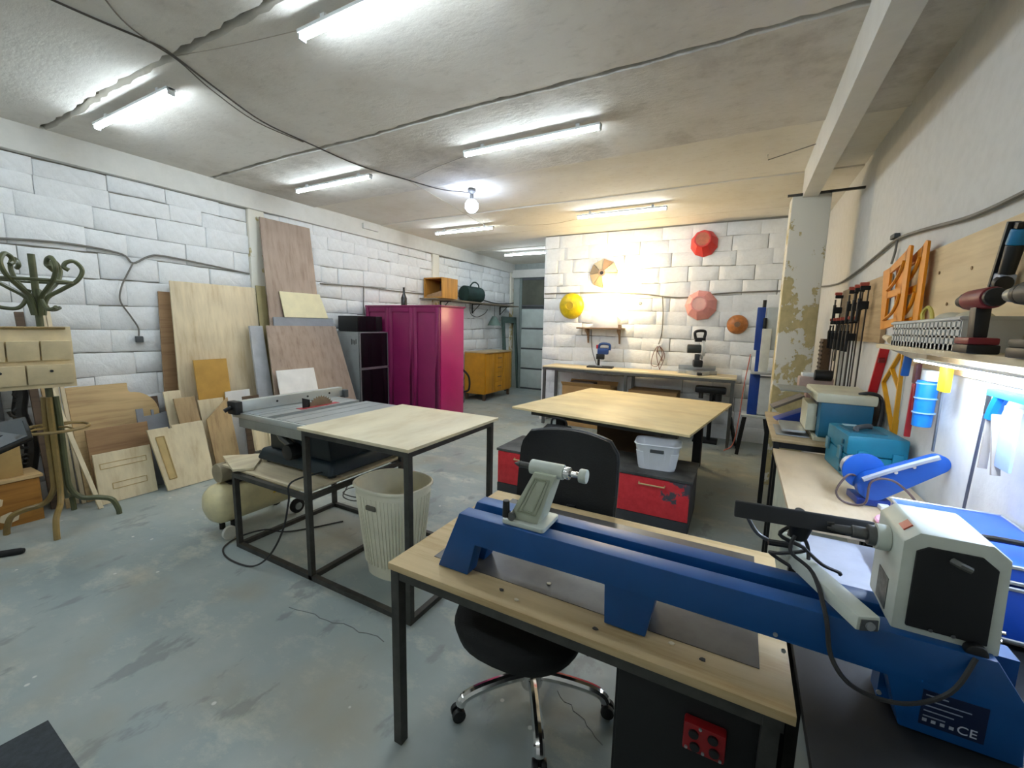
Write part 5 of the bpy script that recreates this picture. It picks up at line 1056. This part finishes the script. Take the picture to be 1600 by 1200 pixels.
MB().box(-.035, .01, .03, .05, .0, .30).build('guide_rail', BLACK, t, bev=.004); MB().box(-.03, .03, -.03, .045, -.0, .07).build('head', plain('#9aa2b4', .4), t, bev=.01); MB().cyl((-.01, -.04, .03), (-.01, .0, .03), .035, n=14).build('gear_head', BLACK, t, bev=.008); MB().box(-.02, .02, -.02, .02, .27, .30).build('end', BLACK, t, bev=.006)
# tools hanging under the shelf
HG = None
t = thing('red_clamp', 'long red straight tool hung beside the yellow bracket', 'tool', (.825, 3.60, .95)); MB().bar((0, .28, -.05), (0, 0, .55), .022, .05, up=(1, 0, 0)).build('blade', plain('#c81f26', .4), t, bev=.004); MB().cyl((-.02, .02, .47), (.012, .02, .47), .018, n=10).build('knob', plain('#7c1a1e', .5), t)
t = thing('yellow_bracket', 'yellow-orange angled bracket tool hung under the tool shelf', 'tool', (.839, 3.25, .98)); YO = plain('#dfa013', .45)
MB().bar((0, 0, .52), (0, -.02, .02), .018, .03, up=(1, 0, 0)).build('side', YO, t, bev=.003); MB().bar((0, .05, .52), (0, .33, .30), .014, .02, up=(1, 0, 0)).bar((0, .33, .3), (0, .0, .02), .014, .022, up=(1, 0, 0)).bar((0, -.01, .28), (0, .2, .4), .012, .02, up=(1, 0, 0)).build('brace', YO, t)
def hang(name, label, cat, y, ztop): return thing(name, label, cat, (.79, y, ztop))
t = hang('hand_saw', 'thin pointed saw with a blue handle hung under the shelf', 'saw', 3.0, 1.49); MB().bar((0, .0, 0), (0, .02, -.12), .022, .035, up=(1, 0, 0)).build('handle', plain('#1c63b4', .4), t, bev=.008); MB().hexa([(-.001, -.0, -.12), (.001, 0, -.12), (.001, .03, -.12), (-.001, .03, -.12)], [(-.001, .0, -.36), (.001, .0, -.36), (.001, .006, -.36), (-.001, .006, -.36)]).build('blade', ALU, t)
t = hang('pliers', 'long red-handled pliers hung beside the blue cylinder', 'pliers', 2.84, 1.45); MB().box(-.012, .012, -.02, .02, -.1, 0).build('jaw', plain('#6b3a3c', .5), t, bev=.006); MB().bar((0, 0, -.1), (0, .01, -.38), .016, .026, up=(1, 0, 0)).build('handle', RED, t, bev=.006); MB().bar((0, -.015, -.1), (0, -.035, -.25), .016, .022, up=(1, 0, 0)).build('handle', RED, t, bev=.006)
t = hang('cartridge_gun', 'blue ribbed cylinder hung under the tool shelf', 'cylinder', 2.68, 1.40); MB().cyl((0, 0, -.02), (0, .005, -.24), .04, .036, n=18).build('cylinder', plain('#1f86e0', .4), t, bev=.004)
for z in (-.03, -.1, -.17): MB().cyl((0, .001, z), (0, .001, z-.006), .0425, n=18).build('band', plain('#9ac6ee', .4), t)
MB().box(-.02, .02, -.05, .03, -.02, .03).build('valve', WHITEP, t, bev=.006)
t = hang('file', 'steel file with a yellow handle hung under the tool shelf', 'file', 2.51, 1.46); MB().box(-.012, .012, -.05, .03, -.11, 0).build('handle', YELLOW, t, bev=.006); MB().box(-.003, .003, -.008, .008, -.38, -.09).build('blade', plain('#6f7680', .4, .7), t)
t = hang('long_rod', 'very long thin drill rod leaning slanted on the right wall', 'rod', 2.2, 1.37); MB().cyl((0.03, 0, .0), (.045, .085, -.54), .005, n=8).build('rod', plain('#6b6f7c', .4, .6), t); MB().cyl((.03, -.002, .015), (.03, 0, -.06), .0075, n=8).build('shank', STEEL, t)
t = hang('brush', 'blue clip holder with two hanging grey brushes', 'holder', 2.03, 1.43)
MB().box(-.02, .02, -.18, .06, -.04, -.015).build('clip_bar', plain('#3a9be8', .4), t, bev=.005); MB().tube(smooth_path([(0, .0, -.03), (0, .02, -.06), (0, .04, -.10), (0, .045, -.12)]), .02, 8).build('hook', plain('#1b7ee0', .4), t)
for y, lean_ in ((.05, .0), (.02, -.06)): MB().bar((0, y, -.10), (0, y+lean_, -.30), .01, .022, up=(1, 0, 0)).build('bristle', plain('#a59c8f', .7), t)
MB().box(-.005, .005, -.12, -.03, -.27, -.06).build('scraper_card', plain('#bcd5ea', .5), t, bev=.004)
# ------------------------------------------------------------------ cables along walls and ceiling
def cable(pts, r, mat, label, cat='cable', k=5):
    o = MB().tube(smooth_path(pts, k), r, 6).build('wall_cable', mat, loc=tuple(pts[0])); tag(o, label, cat); return o
lx = lambda *p: [on(x, y, 0, XL+.022) for x, y in p]
cable(lx((-30, 371), (60, 376), (130, 384), (190, 397), (208, 411), (232, 401), (255, 400), (330, 415), (390, 428)), .009, CABLEG, 'grey cable running along the left wall above the birch sheet')
cable([on(x, y, 0, XL+.024) for x, y in ((208, 411), (198, 430), (190, 448), (188, 470), (205, 495), (216, 512), (217, 525))], .007, CABLEG, 'cable drooping from the left wall line down to a socket')
a = on(217, 530, 0, XL); t = thing('wall_socket', 'small grey socket on the left wall at the end of the drooping cable', 'socket', (XL+.012, a.y, a.z)); MB().box(0, .035, -.035, .02, -.03, .03).build('box', DGREY, t, bev=.005); MB().box(0, .04, .02, .05, -.025, .02).build('plug', WHITEP, t, bev=.004)
cable(lx((500, 443), (540, 446), (568, 448), (620, 455), (668, 460)), .009, CABLEG, 'grey cable on the left wall above the fridge'); cable(lx((568, 448), (568, 470), (568, 492)), .008, CABLEG, 'short cable dropping behind the microwave')
cable([on(x, y, 0, XL+.03) for x, y in ((752, 468), (775, 474), (800, 474), (812, 468))], .012, CABLE, 'dark cable on the alley wall above the long shelf')
cz = lambda *p: [on(x, y, 2, ZC-.012) for x, y in p]
cable(cz((60, -10), (150, 30), (235, 66), (270, 86), (340, 140), (410, 190), (478, 222), (560, 258), (636, 281), (690, 296), (737, 301)), .006, plain('#4a443c', .6), 'main dark cable crossing the ceiling to the round bulb')
cable(cz((150, -20), (190, 30), (232, 64), (280, 96), (330, 140), (400, 190), (474, 222)), .004, plain('#6a6358', .6), 'thin second cable beside the main ceiling cable')
cable(cz((640, 281), (680, 262), (727, 244)), .002, CABLEG, 'thin wire linking the ceiling cable to the rough slab tube light'); cable(cz((270, 88), (360, 72), (472, 46)), .002, plain('#a59c8c', .6), 'thin wire linking the cable crossing to the nearest middle tube light')
cable(cz((640, 283), (700, 318), (760, 352), (800, 352), (860, 350), (903, 342)), .003, plain('#b7ad94', .6), 'pale thin wire sagging past the bulb to the bowl wall tube light')
a = on(240, 66, 2, ZC-.02)
by = lambda *p: [on(x, y, 1, YB-.02) for x, y in p]
cable(by((851, 459), (880, 458), (940, 457), (1000, 459), (1060, 465), (1110, 460), (1150, 457), (1232, 454)), .009, CABLEG, 'grey cable running across the back wall behind the bowls')
cable(by((1035, 462), (1036, 490), (1034, 520), (1029, 538)), .007, CABLEG, 'cable dropping down the back wall to the white socket'); cable(by((924, 515), (925, 545), (932, 570)), .005, CABLE, 'cord hanging behind the blue jigsaw')
rx = lambda *p: [on(x, y, 0, XR-.018) for x, y in p]
cable(rx((1283, 448), (1310, 443), (1340, 424), (1372, 398), (1402, 374), (1440, 360), (1500, 344), (1545, 327), (1610, 296)), .010, CABLEG, 'grey cable climbing along the right wall above the clamps'); cable(rx((1402, 374), (1399, 392), (1393, 412)), .007, CABLEG, 'short cable end hanging above the orange template')
a = on(1403, 370, 0, XR); o = MB().box(-.03, 0, -.06, .03, -.015, .015).build('cable_clip', DGREY, bev=.004); o.location = (XR-.004, a.y, a.z); tag(o, 'dark clip holding the cable on the right wall', 'clip')
a0, a1, a2 = cz((1200, 242), (1200, 250), (1278, 224)); o = MB().tube([a0, a1, a2], .004, 6).build('ceiling_rod', CABLEG, loc=tuple(a1)); tag(o, 'bent thin metal rod fixed flat on the cream ceiling', 'rod')
